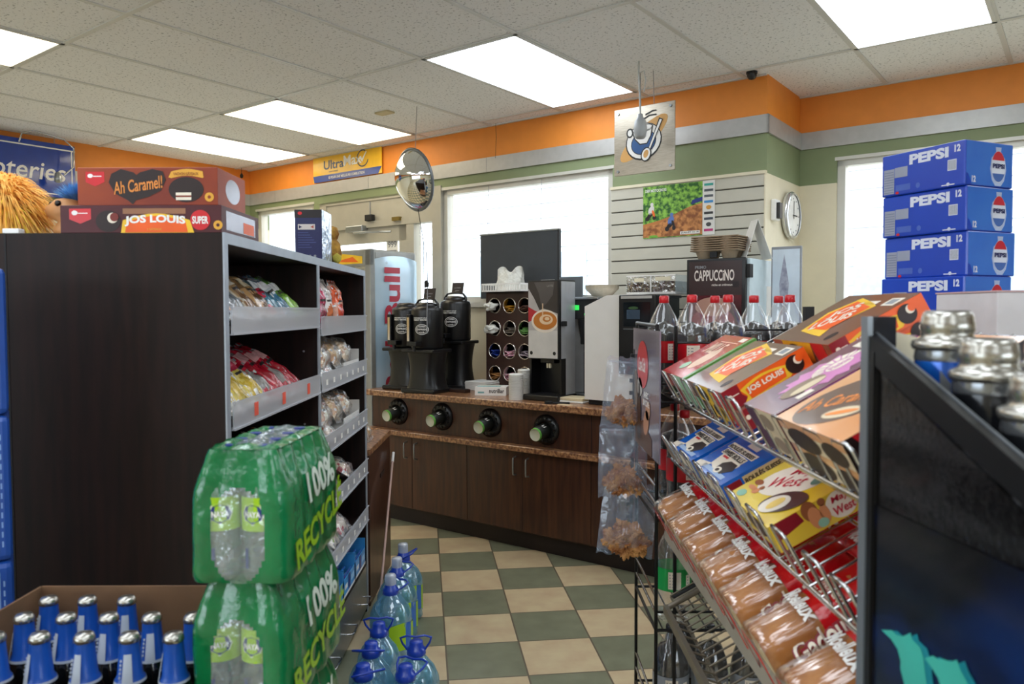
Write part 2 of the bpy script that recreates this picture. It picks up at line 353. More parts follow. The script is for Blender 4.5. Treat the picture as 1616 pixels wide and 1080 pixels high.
# ---------------------------------------------------------------- ceiling lights (2 x 4 foot panels in the grid)
LPM = P('light_diffuser', '#ecf5ff', .5, var=.0, emis=PANEL)
LPY = P('light_diffuser_aged', '#f3dcae', .5, emis=PANEL * .8, c2='#fff4dc', scale=2.5, lo=.3, hi=.55)
def panel(i, j, m, label):
    y0 = 4.186 - 1.22 * (3 - i); xa = -(2.806 - .61 * (j - 4))
    t = empty('ceiling_light', S(xa + .305, y0 + .61, CZ), label, 'ceiling light', SR, 'light panels in the ceiling grid')
    f = MB(); e = .02
    for a, b_, c, d in ((-.305, .305, -.61, -.61 + e), (-.305, .305, .61 - e, .61), (-.305, -.305 + e, -.61, .61), (.305 - e, .305, -.61, .61)): f.box(a, b_, c, d, -.009, .003, TB)
    f.build('frame', t)
    g = MB(); g.grid(lambda u, v: (-.29 + .58 * u, -.595 + 1.19 * v, -.006 - .012 * sin(pi * u) * sin(pi * v)), 8, 8, m); g.build('diffuser', t)
panel(2, -1, LPY, 'aged light panel nearest the far left corner of the ceiling')
panel(2, 1, LPY, 'slightly aged light panel above the yellow banner and entrance')
panel(2, 4, LPM, 'bright white light panel above the coffee counter')
panel(2, 7, LPM, 'bright white light panel at the upper right of the ceiling')
panel(0, 1, LPY, 'yellowed light panel cut off by the left edge of the ceiling')
for i, j in ((0, 4), (0, 7), (0, 10), (-1, 2), (-1, 5), (-1, 8), (-2, 1), (-2, 4), (-2, 7), (-2, 10), (2, 10), (-3, 12), (-3, 6), (-3, 3)): panel(i, j, LPM, 'unseen white light panel added to brighten the near aisle')  # unseen panels, added to put more light on the near aisle

# ---------------------------------------------------------------- things on the walls and ceiling
def thingS(name, x, y, z, label, cat, dr=0, group=None): return empty(name, S(x, y, z), label, cat, (0, 0, -YAW + dr), group)
# yellow banner
mb = MB(); YB_ = P('banner_yellow', '#f0bb1f', .4, coat=.3, bump=.25, bscale=9); NB = P('banner_navy', '#26479c', .4, coat=.3)
mb.box(0, .84, -.006, 0, 0, .215, YB_)
f = Face(mb, (0, -.0062, 0), (1, 0, 0), (0, 0, 1)); f.poly([(.015, .0), (.8, 0), (.84, .055), (0, .055)], NB)
f.text('Ultra', .265, .135, .075, P('slate_print', '#3b4a63', .4), w=.25); f.text('Max', .5, .145, .085, WHITE, w=.22)
f.text('AGENT CHARGÉ', .26, .078, .014, GREY); f.text('© POUR UNE MEILLEURE COMBUSTION', .42, .028, .022, WHITE, w=.44)
for k in range(22):
    a = R(-300 + k * 13); a2 = R(-300 + (k + 1) * 13); f.poly([(.62 + .07 * cos(a), .142 + .07 * sin(a)), (.62 + .07 * cos(a2), .142 + .07 * sin(a2)), (.62 + .06 * cos(a2), .142 + .06 * sin(a2)), (.62 + .06 * cos(a), .142 + .06 * sin(a))], P('slate_print', '#3b4a63'), 2)
f.poly([(.58, .15), (.6, .16), (.615, .14), (.66, .195), (.67, .19), (.615, .11)], WHITE, 3)
o = mb.build('wall_banner', loc=S(-5.355, YW - .014, 2.52), rot=SR); tag(o, 'yellow and navy promotional banner on the orange wall above the entrance', 'banner')
# convex mirror hung by wires
t = empty('convex_mirror', S(-3.49, 3.62, 2.265), 'round convex security mirror hung from the ceiling near the entrance', 'mirror', (0, 0, R(-50)))
MIR = P('mirror_glass', '#e8ecee', .03, 1, var=0)
mb = MB(); n = 10; mb.lathe([(.19 * sin(R(62) * k / n) / sin(R(62)), .19 / sin(R(62)) * cos(R(62) * k / n) - .19 / sin(R(62)) * cos(R(62))) for k in range(n, -1, -1)], MIR, 40); o = mb.build('mirror_dome', t, rot=(R(102), 0, 0))
mb = MB(); mb.lathe([(.185, -.012), (.2, -.008), (.203, .004), (.195, .01), (.185, .005)], P('mirror_rim', '#6f7478', .4, .5), 40); mb.lathe([(.19, -.008), (.1, -.02), (0, -.022)], GREY, 40); mb.build('rim', t, rot=(R(102), 0, 0))
mb = MB(); mb.tube([(0, .005, .19), (0, .02, .47)], .002, GREY, 4); mb.tube([(0.02, .01, -.19), (.05, .03, -.4), (.045, .03, -.62)], .0025, BLACKM, 4); mb.build('hanging_wire', t)
t = empty('dangling_clip', S(-3.39, 3.62, 1.28), 'thin cord with black clip hanging below the round mirror', 'clip', SR)
mb = MB(); mb.tube([(0, 0, .52), (.004, 0, .3), (-.003, 0, .1), (.0, 0, 0)], .003, GREY, 5); mb.build('cord', t)
mb = MB(); mb.prism([(-.012, -.008), (.015, -.005), (.018, .02), (0, .04), (-.012, .03)], 0, .012, BLACKM); o = mb.build('clip', t, loc=(0, 0, .3), rot=(R(90), 0, 0))
# blue lottery sign with a wire arm
t = empty('hanging_sign', S(-6.2, 2.50, 2.28), 'blue lottery sign with white lettering hanging by the orange left wall', 'sign', (0, 0, -YAW + R(90)))
# sign faces +x in room frame: local x -> -y? handled below
mb = MB(); SB = P('sign_blue', '#1d3f9e', .15, coat=.6); mb.box(-.62, .24, 0, .02, 0, .4, SB, .004)
f = Face(mb, (-.62, -.0008, 0), (1, 0, 0), (0, 0, 1)); f.rect(.0, .355, .86, .365, WHITE); f.rect(.83, 0, .838, .36, WHITE); f.rect(0, .02, .838, .028, WHITE)
f.text('Loteries', .5, .185, .13, WHITE, w=.58, shear=.15, off=.01)
mb.build('sign_panel', t)
mb = MB(); mb.tube([(-.15, -.02, .37), (-.14, -.05, .43), (-.07, -.07, .455), (.12, -.1, .42), (.18, -.12, .36), (.17, -.13, .22), (.1, -.13, .15)], .006, CHROME, 8); mb.build('lamp_arm', t)
mb = MB(); mb.lathe([(0, .0), (.022, .005), (.026, .03), (.02, .07), (.008, .08)], STEEL, 16, c=(.06, -.13, .09)); mb.build('lamp_head', t, rot=(0, 0, 0))
for x in (-.3, .1): mb = MB(); mb.tube([(x, .01, .4), (x, .01, .455)], .002, GREY, 4); mb.build('hanging_wire', t)
mb = MB(); mb.box(0, .13, 0, .02, 0, .28, CREAM, .003); f = Face(mb, (0, -.0005, 0), (1, 0, 0), (0, 0, 1)); f.rect(.02, .12, .11, .2, P('pale_teal', '#a8c4c8', .6)); 
for k in range(4): f.rect(.02, .02 + .02 * k, .11, .03 + .02 * k, GREY)
o = mb.build('wall_notice', loc=S(-6.26, 2.84, 2.18), rot=(0, 0, -YAW + R(90))); tag(o, 'cream notice board beside the blue lottery sign', 'notice')
# small ceiling things
mb = MB(); mb.box(-.06, .06, -.035, .035, -.012, 0, P('sensor_beige', '#c9bd96', .5), .003); o = mb.build('ceiling_sensor', loc=S(-3.75, 3.61, CZ), rot=SR); tag(o, 'small beige rectangular sensor on a ceiling tile', 'sensor')
t = empty('ceiling_camera', S(-1.52, 4.24, CZ), 'small black dome camera on the ceiling by the orange pillar', 'camera', SR)
mb = MB(); mb.cyl((0, 0, 0), (0, 0, -.012), .03, BLACKM); mb.build('mount', t); mb = MB(); mb.lathe([(.026, -.012), (.026, -.025), (.018, -.04), (0, -.045)], BLACK, 16); mb.build('dome', t)
mb = MB(); mb.tube([(0, 0, 0), (0, 0, -.06)], .003, BLACKM, 5); mb.lathe([(0, -.1), (.012, -.095), (.016, -.075), (.006, -.055)], BLACKM, 10); o = mb.build('hanging_plug', loc=S(-6.2, 4.18, CZ), rot=SR); tag(o, 'tiny black plug hanging at the far left ceiling corner', 'plug')
# coffee cup sign on the wall with a pendant in front
t = thingS('metal_cup_sign', -2.0, 3.90, 2.183, 'square brushed metal sign with a coffee cup emblem hanging below the ceiling', 'sign')
mb = MB(); PL = P('brushed_plate', '#b3aa9b', .28, .75, var=.1, scale=20, stretch=(1, 1, 10)); w = .372
mb.box(-w / 2, w / 2, -.008, 0, 0, w, PL, .002); f = Face(mb, (-w / 2, -.0085, 0), (1, 0, 0), (0, 0, 1))
INK = P('sign_ink', '#1a1712', .4); SBL = P('saucer_blue', '#1f5490', .4); TAN = P('sign_tan', '#d9a45c', .45)
cx, cy = .185, .175
f.M = f.M @ Matrix.Translation((.186, .186, 0)) @ Matrix.Diagonal((1.12, 1.12, 1, 1)) @ Matrix.Translation((-.186, -.18, 0)); f.ell(cx, cy + .01, .16, .05, TAN, 1, ang=38)
f.ell(cx, cy - .005, .1, .09, INK, 2, ang=20); f.ell(cx, cy - .003, .094, .083, WHITE, 3, ang=20); f.ell(cx + .0, cy - .01, .07, .058, INK, 4, ang=20); f.ell(cx, cy - .01, .066, .054, SBL, 5, ang=20)
f.poly([(cx - .065, cy + .055), (cx - .05, cy + .01), (cx - .02, cy - .02), (cx + .02, cy - .02), (cx + .045, cy + .02), (cx + .052, cy + .062)], INK, 6); f.poly([(cx - .058, cy + .05), (cx - .044, cy + .012), (cx - .018, cy - .014), (cx + .018, cy - .014), (cx + .038, cy + .02), (cx + .045, cy + .057)], WHITE, 7)
f.ell(cx - .006, cy + .058, .06, .02, INK, 7, ang=6); f.ell(cx - .006, cy + .06, .053, .014, WHITE, 8, ang=6); f.ell(cx - .075, cy + .045, .02, .024, INK, 5); f.ell(cx - .075, cy + .045, .012, .016, WHITE, 6)
f.poly([(cx + .02, cy - .06), (cx + .035, cy - .06), (cx + .105, cy + .09), (cx + .085, cy + .1)], INK, 9); f.poly([(cx + .026, cy - .05), (cx + .034, cy - .052), (cx + .1, cy + .088), (cx + .089, cy + .092)], WHITE, 10)
f.ell(cx + .015, cy - .07, .028, .036, INK, 10, ang=-20); f.ell(cx + .015, cy - .07, .022, .03, WHITE, 11, ang=-20); f.ell(cx + .015, cy - .068, .013, .02, TAN, 12, ang=-20)
for k, dx in enumerate((0, .02)):
    f.poly([(cx + dx * .5, cy + .1 + .02 * k), (cx + .03 + dx, cy + .115 + .02 * k), (cx + .07, cy + .115 + .02 * k), (cx + .07, cy + .121 + .02 * k), (cx + .03 + dx, cy + .122 + .02 * k), (cx + dx * .5, cy + .108 + .02 * k)], INK, 6)
mb.build('sign_plate', t)
mb = MB()
for x in (-w / 2 + .025, w / 2 - .025):
    for z in (.025, w - .025): mb.lathe([(0, .006), (.007, .005), (.009, 0)], GREY, 12, c=(x, 0, z)) if 0 else mb.cyl((x, -.014, z), (x, -.008, z), .008, STEEL, 12)
mb.build('screw', t)
for x in (-.02, .06): mb = MB(); mb.tube([(x, -.004, w), (x - .003, -.01, CZ - 2.183)], .002, GREY, 4); mb.build('hanging_wire', t)
t = thingS('pendant_bulb_socket', -1.922, 3.70, 2.37, 'grey bare bulb socket on a white cord in front of the metal cup sign', 'lamp socket')
mb = MB(); mb.lathe([(0, .09), (.012, .088), (.016, .07), (.03, .05), (.036, .01), (.03, -.03), (.022, -.04), (0, -.04)], P('socket_grey', '#a9adb0', .4), 20); mb.build('socket', t)
mb = MB(); mb.tube([(0, 0, .085), (-.004, 0, .2), (-.012, 0, .32), (-.01, 0, CZ - 2.37)], .005, P('cord_grey', '#b9bcbc', .5), 6)
mb.tube([(-.012, 0, .3), (.02, 0, .31), (.03, 0, .26), (.022, 0, .2)], .003, P('cord_grey', ''), 5); mb.build('cord', t)
mb = MB(); mb.tube([(0, 0, 0), (0.004, 0, -.1), (-.004, 0, -.24)], .0015, BLACKM, 4); o = mb.build('loose_wire', loc=S(-3.36, 4.3, CZ), rot=SR); tag(o, 'thin dark wire hanging down the orange wall', 'wire')
# motocross poster
mb = MB(); pw, ph = .46, .315; mb.box(0, pw, -.002, 0, 0, ph, PAPER)
f = Face(mb, (0, -.0022, 0), (1, 0, 0), (0, 0, 1)); FOL = P('foliage_print', '#1f5a1c', .5, c2='#8fc54a', scale=38, lo=.4, hi=.6); DIRT = P('dirt_print', '#8a4f26', .5, c2='#d08c4e', scale=30, lo=.4, hi=.6)
f.rect(0, 0, .385, ph, FOL); f.poly([(0, .005), (.385, .005), (.385, .19), (.31, .175), (.24, .15), (.16, .115), (.08, .1), (0, .085)], DIRT, 2); f.poly([(.315, .185), (.385, .2), (.385, .225), (.32, .21)], DKBLUE, 3)
f.poly([(.0, .085), (.09, .1), (.2, .13), (.2, .125), (.1, .085), (0, .07)], P('dirt_light', '#c07a3f', .6), 3)
f.text('DÉFI MOTOCROSS', .085, .29, .022, WHITE, 3, w=.14)
for (x, y, c) in ((.055, .17, '#d8d3cf'), (.185, .1, '#5f7fc2')):
    m = P('rider' + c[1:], c, .5); f.ell(x, y, .018, .028, m, 4, ang=-25); f.ell(x + .005, y + .034, .011, .012, m, 5); f.ell(x - .008, y - .03, .022, .012, DARKP, 4, ang=30); f.ell(x + .015, y - .02, .008, .022, ORP if c == '#d8d3cf' else DARKP, 5, ang=20)
    f.ell(x - .025, y - .05, .014, .014, DARKP, 4); f.ell(x + .02, y - .045, .012, .014, DARKP, 4)
f.rect(.245, .012, .37, .03, PAPER, 4); f.text('JUILLET 13 14', .307, .021, .012, DARKP, 5, w=.11); f.ell(.07, .01, .03, .008, P('grass_green', '#6fae3a'), 4)
cols = ['#3fa79a', '#555a60', '#555a60', '#3b8fd0', '#d89b3b', '#333333', '#444a55', '#4b4b4b', '#c2337a']
for k, c in enumerate(cols): f.rect(.395, ph - .03 - k * .033, .45, ph - .016 - k * .033, P('sponsor' + c[1:], c), 2) if k not in (4, 7) else f.ell(.423, ph - .023 - k * .033, .016, .012, P('sponsor' + c[1:], c), 2)
o = mb.build('poster', loc=S(-2.214, YW - .024, 1.862), rot=SR); tag(o, 'motocross race poster with sponsor strip pinned to the slat wall', 'poster')
# clock and thermostat on the pillar side wall (faces +x of the room frame)
t = empty('wall_clock', S(XP + .001, 4.71, 1.985), 'round white wall clock on the side of the pillar', 'clock', (0, 0, -YAW + R(90)))
mb = MB(); mb.lathe([(0, 0), (.125, 0), (.14, .01), (.142, .03), (.128, .045), (.122, .04)], P('clock_rim', '#d9dbdc', .2, .7), 40); mb.build('case', t, rot=(R(90), 0, 0))
mb = MB(); mb.lathe([(0, .034), (.123, .034)], WHITE, 40); 
for k in range(12): a = R(30 * k); mb.box(.1 * cos(a) - .004, .1 * cos(a) + .004, .1 * sin(a) - .004, .1 * sin(a) + .004, .034, .035, DARKP)
mb.build('dial', t, rot=(R(90), 0, 0))
mb = MB(); mb.box(-.003, .003, -.02, .085, .037, .038, BLACKM); mb.box(-.02, .06, -.003, .003, .038, .039, BLACKM); mb.build('hands', t, rot=(R(90), 0, 0))
t = empty('thermostat', S(XP + .001, 4.44, 1.93), 'small white and black control box left of the wall clock', 'thermostat', (0, 0, -YAW + R(90)))
mb = MB(); mb.box(-.04, .04, -.03, 0, 0, .12, WHITE, .006); mb.build('body', t); mb = MB(); mb.box(-.03, .02, -.05, -.03, .01, .1, BLACK, .003); mb.build('display', t)
# picture leaning in the corner beyond the cappuccino machine
t = thingS('framed_poster', -1.325, 4.22, .892, 'tall pale framed poster standing at the right end of the counter', 'poster', R(0))
mb = MB(); mb.box(-.065, .095, -.02, 0, 0, .87, GREY, .004); f = Face(mb, (-.065, -.0205, .17), (.64, 0, 0), (0, 0, 1)); f.M = f.M @ Matrix.Diagonal((.64, 1, 1, 1)); f.rect(.012, .012, .238, .685, P('poster_pale_blue', '#cdd9e4', .3)); TWG = P('poster_twig', '#7e7f92', .5, c2='#b3b5c4', scale=30); f.poly([(.06, .02), (.15, .02), (.13, .3), (.15, .5), (.11, .66), (.07, .5), (.09, .3)], TWG, 2); mb.build('picture', t)

# ================================================================ COFFEE COUNTER  (room frame, front at y=3.6)
t = thingS('coffee_counter', 0, 0, 0, 'long dark wood coffee counter with brown granite tops and a cup dispenser band', 'counter')
CL, CR = -3.95, -1.20
mb = MB(); mb.box(CL + .05, CR, 3.70, 4.29, 0, .1, P('kick_dark', '#1c100d', .6)); mb.build('toe_kick', t)
mb = MB(); mb.box(CL, CR, 3.68, 4.29, .1, .60, WOODC); mb.box(CL, CR, 3.69, 4.29, .6, .85, WOODC); mb.box(CL, CR, 3.665, 3.69, .63, .846, WOODC); mb.box(-2.20, -2.196, 3.663, 3.67, .63, .846, BLACKM); mb.build('carcass', t)
mb = MB(); mb.box(CL - .02, CR, 3.60, 3.9, .597, .63, GRAN, .004, 1); mb.build('lower_ledge', t)
mb = MB(); mb.box(CL - .02, CR, 3.60, 4.31, .85, .89, GRAN, .005, 1); mb.build('worktop', t)
ds = [(-3.94, -3.575, 1), (-3.572, -3.10, 0), (-3.10 + .003, -2.672, 1), (-2.669, -2.2, 0), (-2.197, -1.75, 1), (-1.747, -1.21, 0)]
for a, b_, r in ds:
    d = MB(); d.box(a, b_, 3.658, 3.68, .112, .592, WOODC, .002, 1); d = d.build('door', t)
    hx = (b_ - .045) if r else (a + .045); h = MB(); z0, z1 = .445, .555
    h.tube([(hx, 3.66, z0), (hx, 3.63, z0 + .006), (hx, 3.628, z0 + .02), (hx, 3.628, z1 - .02), (hx, 3.63, z1 - .006), (hx, 3.66, z1)], .005, STEEL, 8); h.build('handle', d)
# angled cup dispensers in the band
CUPK = P('cup_black', '#171a16', .45); CUPG = P('cup_green', '#5da33c', .5)
def dispenser(x, z, label):
    t = thingS('cup_dispenser', x, 3.665, z, label, 'cup dispenser', 0, 'cup dispensers in the counter front')
    m = MB(); m.lathe([(.03, -.012), (.075, -.01), (.088, -.004), (.088, .01), (.07, .022), (.05, .03), (.046, .012)], BLACK, 36); 
    for k in range(14):
        a = 2 * pi * k / 14; m.box(.066 * cos(a) - .008, .066 * cos(a) + .008, .066 * sin(a) - .008, .066 * sin(a) + .008, .01, .03, BLACK, .003, 1)
    m.build('ring', t, rot=(R(90), 0, 0))
    c = MB(); c.lathe([(.042, .0), (.04, .10), (.037, .105)], CUPK, 28); c.lathe([(.0385, .105), (.0375, .118), (.036, .12)], CUPG, 28)
    f = Face(c, (0, -.0412, .05), (1, 0, 0), (0, 0, 1)); 
    for k in range(3): c.lathe([(.0405 - .0003 * k, .06 + k * .012), (.0415 - .0003 * k, .062 + k * .012), (.0405 - .0003 * k, .064 + k * .012)], CUPK, 28)
    for a in (60, 180, 300):
        c.add([(.0418 * cos(R(a + q)), .0418 * sin(R(a + q)), zz) for q, zz in ((-14, .04), (14, .04), (14, .065), (-14, .065))], [(0, 1, 2, 3)], WHITE)
    cup = c.build('paper_cup_stack', t, rot=(R(90) + R(8), 0, R(0)))
    b2 = MB(); b2.lathe([(.036, .119), (.034, .112), (0, .112)], P('cup_base_cream', '#d8d6bd', .6), 28); b2.build('cup_base', cup)
    return t
for x, z, l in ((-3.70, .748, 'leftmost cup dispenser in the counter front, at the counter end'), (-3.306, .747, 'second cup dispenser from the left in the counter front'), (-2.915, .74, 'third cup dispenser from the left in the counter front'), (-2.50, .735, 'rightmost and nearest cup dispenser in the counter front')): dispenser(x, z, l)
CT = .89
# airpots on black stands
def airpot(x, y, zb, label, sign=True, stand=True):
    t = thingS('airpot', x, y, zb, label, 'coffee airpot', R(8), 'black coffee airpots on stands'); t.scale = (1.42, 1.42, 1.03)
    b_ = MB(); b_.lathe([(0, 0), (.07, 0), (.074, .01), (.074, .24), (.07, .258), (.055, .27), (.0, .272)], BLACK, 32)
    f = Face(b_, (0, -.0755, 0), (1, 0, 0), (0, 0, 1))
    def wrap(cx, cz, vs, fs, m, r=.0755):
        b_.add([(r * sin((cx + x_) / r), -r * cos((cx + x_) / r), cz + z_) for x_, z_ in vs], fs, m)
    for s_, cz, h in (('FRAÎCHEMENT INFUSÉ', .197, .009), ('FRESHLY BREWED', .184, .009)):
        vs, fs, tw, th = glyphs(s_, .03); wrap(.012, cz, [(a / tw * .07, b2 / th * h) for a, b2 in vs], fs, WHITE)
    ring = lambda r0, r1, n=24: ([(r0 * cos(2 * pi * k / n), r0 * sin(2 * pi * k / n)) for k in range(n)] + [(r1 * cos(2 * pi * k / n), r1 * sin(2 * pi * k / n)) for k in range(n)], [(k, (k + 1) % n, n + (k + 1) % n, n + k) for k in range(n)])
    v, fc = ring(.030, .033); wrap(.02, .125, v, fc, WHITE); v, fc = ring(.024, .0255); wrap(.02, .125, v, fc, WHITE)
    for s_, dz, ww, h in (('COFFEE', .017, .03, .008), ('EXPRESS', .0, .05, .011), ('CAFÉ', -.017, .024, .008)):
        vs, fs, tw, th = glyphs(s_, .03); wrap(.02, .125 + dz, [(a / tw * ww, b2 / th * h) for a, b2 in vs], fs, WHITE)
    b_.build('body', t)
    l = MB(); l.lathe([(.052, .27), (.05, .285), (.035, .295), (0, .297)], BLACK, 24); l.build('lid', t)
    h = MB()
    if sign: h.tube([(-.062, 0, .262), (-.06, 0, .285), (-.045, 0, .31), (0, 0, .32), (.045, 0, .31), (.06, 0, .285), (.062, 0, .262)], .006, BLACK, 8); h.build('handle', t)
    g = MB(); g.box(-.062, -.04, -.079, -.06, .02, .22, BLACK, .004); g.box(-.057, -.045, -.081, -.078, .05, .2, P('sight_glass', '#c9a66b', .2, c2='#e9e6db', scale=4), .001); g.build('sight_gauge', t)
    s_ = MB(); s_.box(-.018, .018, -.115, -.06, .02, .05, BLACK, .004); s_.cyl((0, -.105, .03), (0, -.105, -.01), .008, BLACK, 10); s_.build('spout', t)
    if sign:
        k = MB(); k.box(-.034, .034, -.004, 0, 0, .075, P('sign_brown', '#2f2726', .5), .001); f = Face(k, (-.032, -.0045, 0), (1, 0, 0), (0, 0, 1)); f.text('COLOMBIEN', .032, .04, .007, GREY, w=.04); f.rect(.02, .02, .044, .024, GREY); k.build('name_card', t, loc=(.012, 0, .31), rot=(R(-8), 0, R(-6)))
    return t
def stand(x, y, h, label, w=.128):
    t = thingS('airpot_stand', x, y, CT, label, 'airpot stand', R(8), 'black stands under the airpots')
    m = MB(); m.M = Matrix.Diagonal((1, 1.0, 1, 1))
    m.grid(lambda u, v: ((w * (1 - .16 * sin(pi * v)) + (.008 if v < .02 else 0)) * (abs(cos(2 * pi * u)) ** .6) * (1 if cos(2 * pi * u) > 0 else -1), .1 * (1 - .12 * sin(pi * v)) * (abs(sin(2 * pi * u)) ** .6) * (1 if sin(2 * pi * u) > 0 else -1), .025 + (h - .04) * v), 40, 12, BLACK)
    m.build('column', t)
    m = MB(); m.box(-w - .004, w + .004, -.12, .1, 0, .028, BLACK, .008); m.build('foot', t)
    m = MB(); m.box(-w, w, -.12, .1, h - .022, h, BLACK, .006); m.build('platform', t)
for x, y, h, sg, l in ((-3.745, 3.80, .285, False, 'leftmost black airpot, without a name card'), (-3.48, 3.715, .285, True, 'middle front black airpot with a small name card'), (-3.50, 4.02, .33, True, 'rear right black airpot on the tallest stand')):
    airpot(x, y, CT + h, l, sg); stand(x, y, h, l.replace('airpot', 'airpot stand').replace(', without a name card', ' on the coffee counter').replace(' with a small name card', ' at the counter edge').replace(' on the tallest stand', ', the tallest stand'))
# pastry tray left end
t = thingS('pastry_tray', -3.99 + .14, 3.98, CT, 'white tray of wrapped pastries at the left end of the counter', 'tray')
mb = MB(); mb.box(-.09, .09, -.08, .08, 0, .012, WHITE); mb.box(-.09, .09, -.085, -.08, 0, .05, WHITE); mb.box(-.095, -.09, -.08, .08, 0, .05, WHITE); mb.box(.09, .095, -.08, .08, 0, .05, WHITE); mb.build('tray', t)
# napkins, nutriBar box, dark tray
t = thingS('napkin_stack', -3.27, 4.04, CT, 'stack of folded white napkins behind the small white box', 'napkins')
mb = MB()
for k in range(10): mb.box(-.09 + rnd(-.004, .004), .09 + rnd(-.004, .004), -.09, .09 + rnd(-.004, .004), .006 * k + .001, .006 * k + .0065, PAPER, .002, 1)
mb.build('napkins', t)
mb = MB(); mb.box(-.075, .075, -.03, .03, 0, .022, P('dark_tray', '#35211a', .4), .004); mb.box(-.065, .065, -.022, .022, .02, .024, BLACKM); o = mb.build('drip_tray', loc=S(-3.30, 3.82, CT), rot=SR); tag(o, 'small dark wooden tray on the counter in front of the napkins', 'tray')
mb = MB(); w, d, h = .20, .13, .055; mb.box(-w / 2, w / 2, -d / 2, d / 2, 0, h, WHITE, .001, 1); fr, tp, lf, rt, bk = faces(mb, w, d, h)
NUT = P('nut_teal', '#7fb3b5', .5); tp.rect(.01, .01, .16, .07, NUT); tp.poly([(.01, .09), (.16, .09), (.16, .12), (.05, .125)], P('nut_pale', '#cdd9c4')); fr.text('nutriBar', .14, .03, .026, DARKP, w=.095); lf.text('nutriBar', .05, .018, .01, GREY); fr.rect(.02, .015, .06, .025, NUT)
o = mb.build('snack_bar_box', loc=S(-3.03, 3.83, CT), rot=(0, 0, -YAW + R(28))); tag(o, 'small white cereal bar box lying on the counter', 'box')
# brochures against the wall
t = thingS('brochure_holder', -3.80, 4.25, CT, 'holder of pale brochures under the window beside the condiment organizer', 'brochure holder')
mb = MB(); mb.box(-.07, .07, -.06, 0, 0, .16, FILMH); mb.build('holder', t)
mb = MB()
for k in range(5): mb.box(-.06 + .012 * k, .05 + .012 * k, -.05 + .008 * k, -.045 + .008 * k, .005, .25 - .01 * k, PAPER if k % 2 else P('pale_teal2', '#b9cfd3'))
f = Face(mb, (-.06, -.0505, 0), (1, 0, 0), (0, 0, 1)); f.rect(.03, .1, .06, .17, P('bro_blue', '#6f94b5'), 1); f.text('Lotto', .05, .05, .03, P('bro_blue', ''), 1, shear=.3)
mb.build('leaflets', t)
# condiment organizer with round openings
t = thingS('condiment_organizer', -3.03, 4.10, CT, 'dark wooden condiment organizer with round steel ringed openings', 'organizer')
OW = .50; OH = .66; mb = MB(); x0 = -.25
cols_, rows_ = 3, 4; cw = .125; rh = .152; R0 = .048
# front plate with holes: each cell is a square with a circular hole
ox, oz = -.235, .035
def cellplate(mb, cx, cz, hw, hh, r, mat, y):
    n = 32; vs = []; fs = []
    for k in range(n):
        a = 2 * pi * k / n; c_, s_ = cos(a), sin(a); q = max(abs(c_) / hw, abs(s_) / hh); vs += [(cx + r * c_, y, cz + r * s_), (cx + c_ / q, y, cz + s_ / q)]
    for k in range(n): j = (k + 1) % n; fs.append((2 * k, 2 * k + 1, 2 * j + 1, 2 * j))
    mb.add(vs, fs, mat)
    for (sx, sz) in ((1, 1), (-1, 1), (-1, -1), (1, -1)):
        # corner wedge fillers
        best = sorted(range(n), key=lambda k: -(sx * vs[2 * k + 1][0] - sx * cx) / hw - (sz * vs[2 * k + 1][2] - sz * cz) / hh)[:2]
        if len(best) == 2: mb.add([vs[2 * best[0] + 1], vs[2 * best[1] + 1], (cx + sx * hw, y, cz + sz * hh)], [(0, 1, 2)], mat)
ORGW = P('organizer_wood', '#301c17', .4, c2='#412820', scale=10)
NC = 4
for i in range(NC):
    for j in range(4): cellplate(mb, -.25 + .0625 + i * .125, .035 + .076 + j * .152, .0625, .076, R0, ORGW, -.001)
mb.box(-.25, .25, -.002, .0, 0, .035, ORGW); mb.box(-.25, .25, -.002, 0, .035 + 4 * .152, OH, ORGW)
mb.box(-.262, -.25, -.002, .2, 0, OH, ORGW); mb.box(.25, .262, -.002, .2, 0, OH, ORGW); mb.box(-.262, .262, .19, .2, 0, OH, BLACKM); mb.box(-.262, .262, -.002, .2, OH - .012, OH, ORGW); mb.box(-.25, .25, .0, .19, 0, .012, ORGW)
mb.build('cabinet', t)
COLS = {(0, 3): 'bag', (0, 2): 'bag', (0, 1): '#2d4bb0', (0, 0): '#b07a45', (1, 3): '#c08a1f', (1, 2): '#8d8377', (1, 1): '#d64f8a', (1, 0): '#d64f8a', (2, 3): '#6b4a3f', (2, 2): '#5f8f48', (2, 1): '#b9aab5', (2, 0): '#a0988f', (3, 3): '#777777', (3, 2): '#777777', (3, 1): '#99aa77', (3, 0): '#888888'}
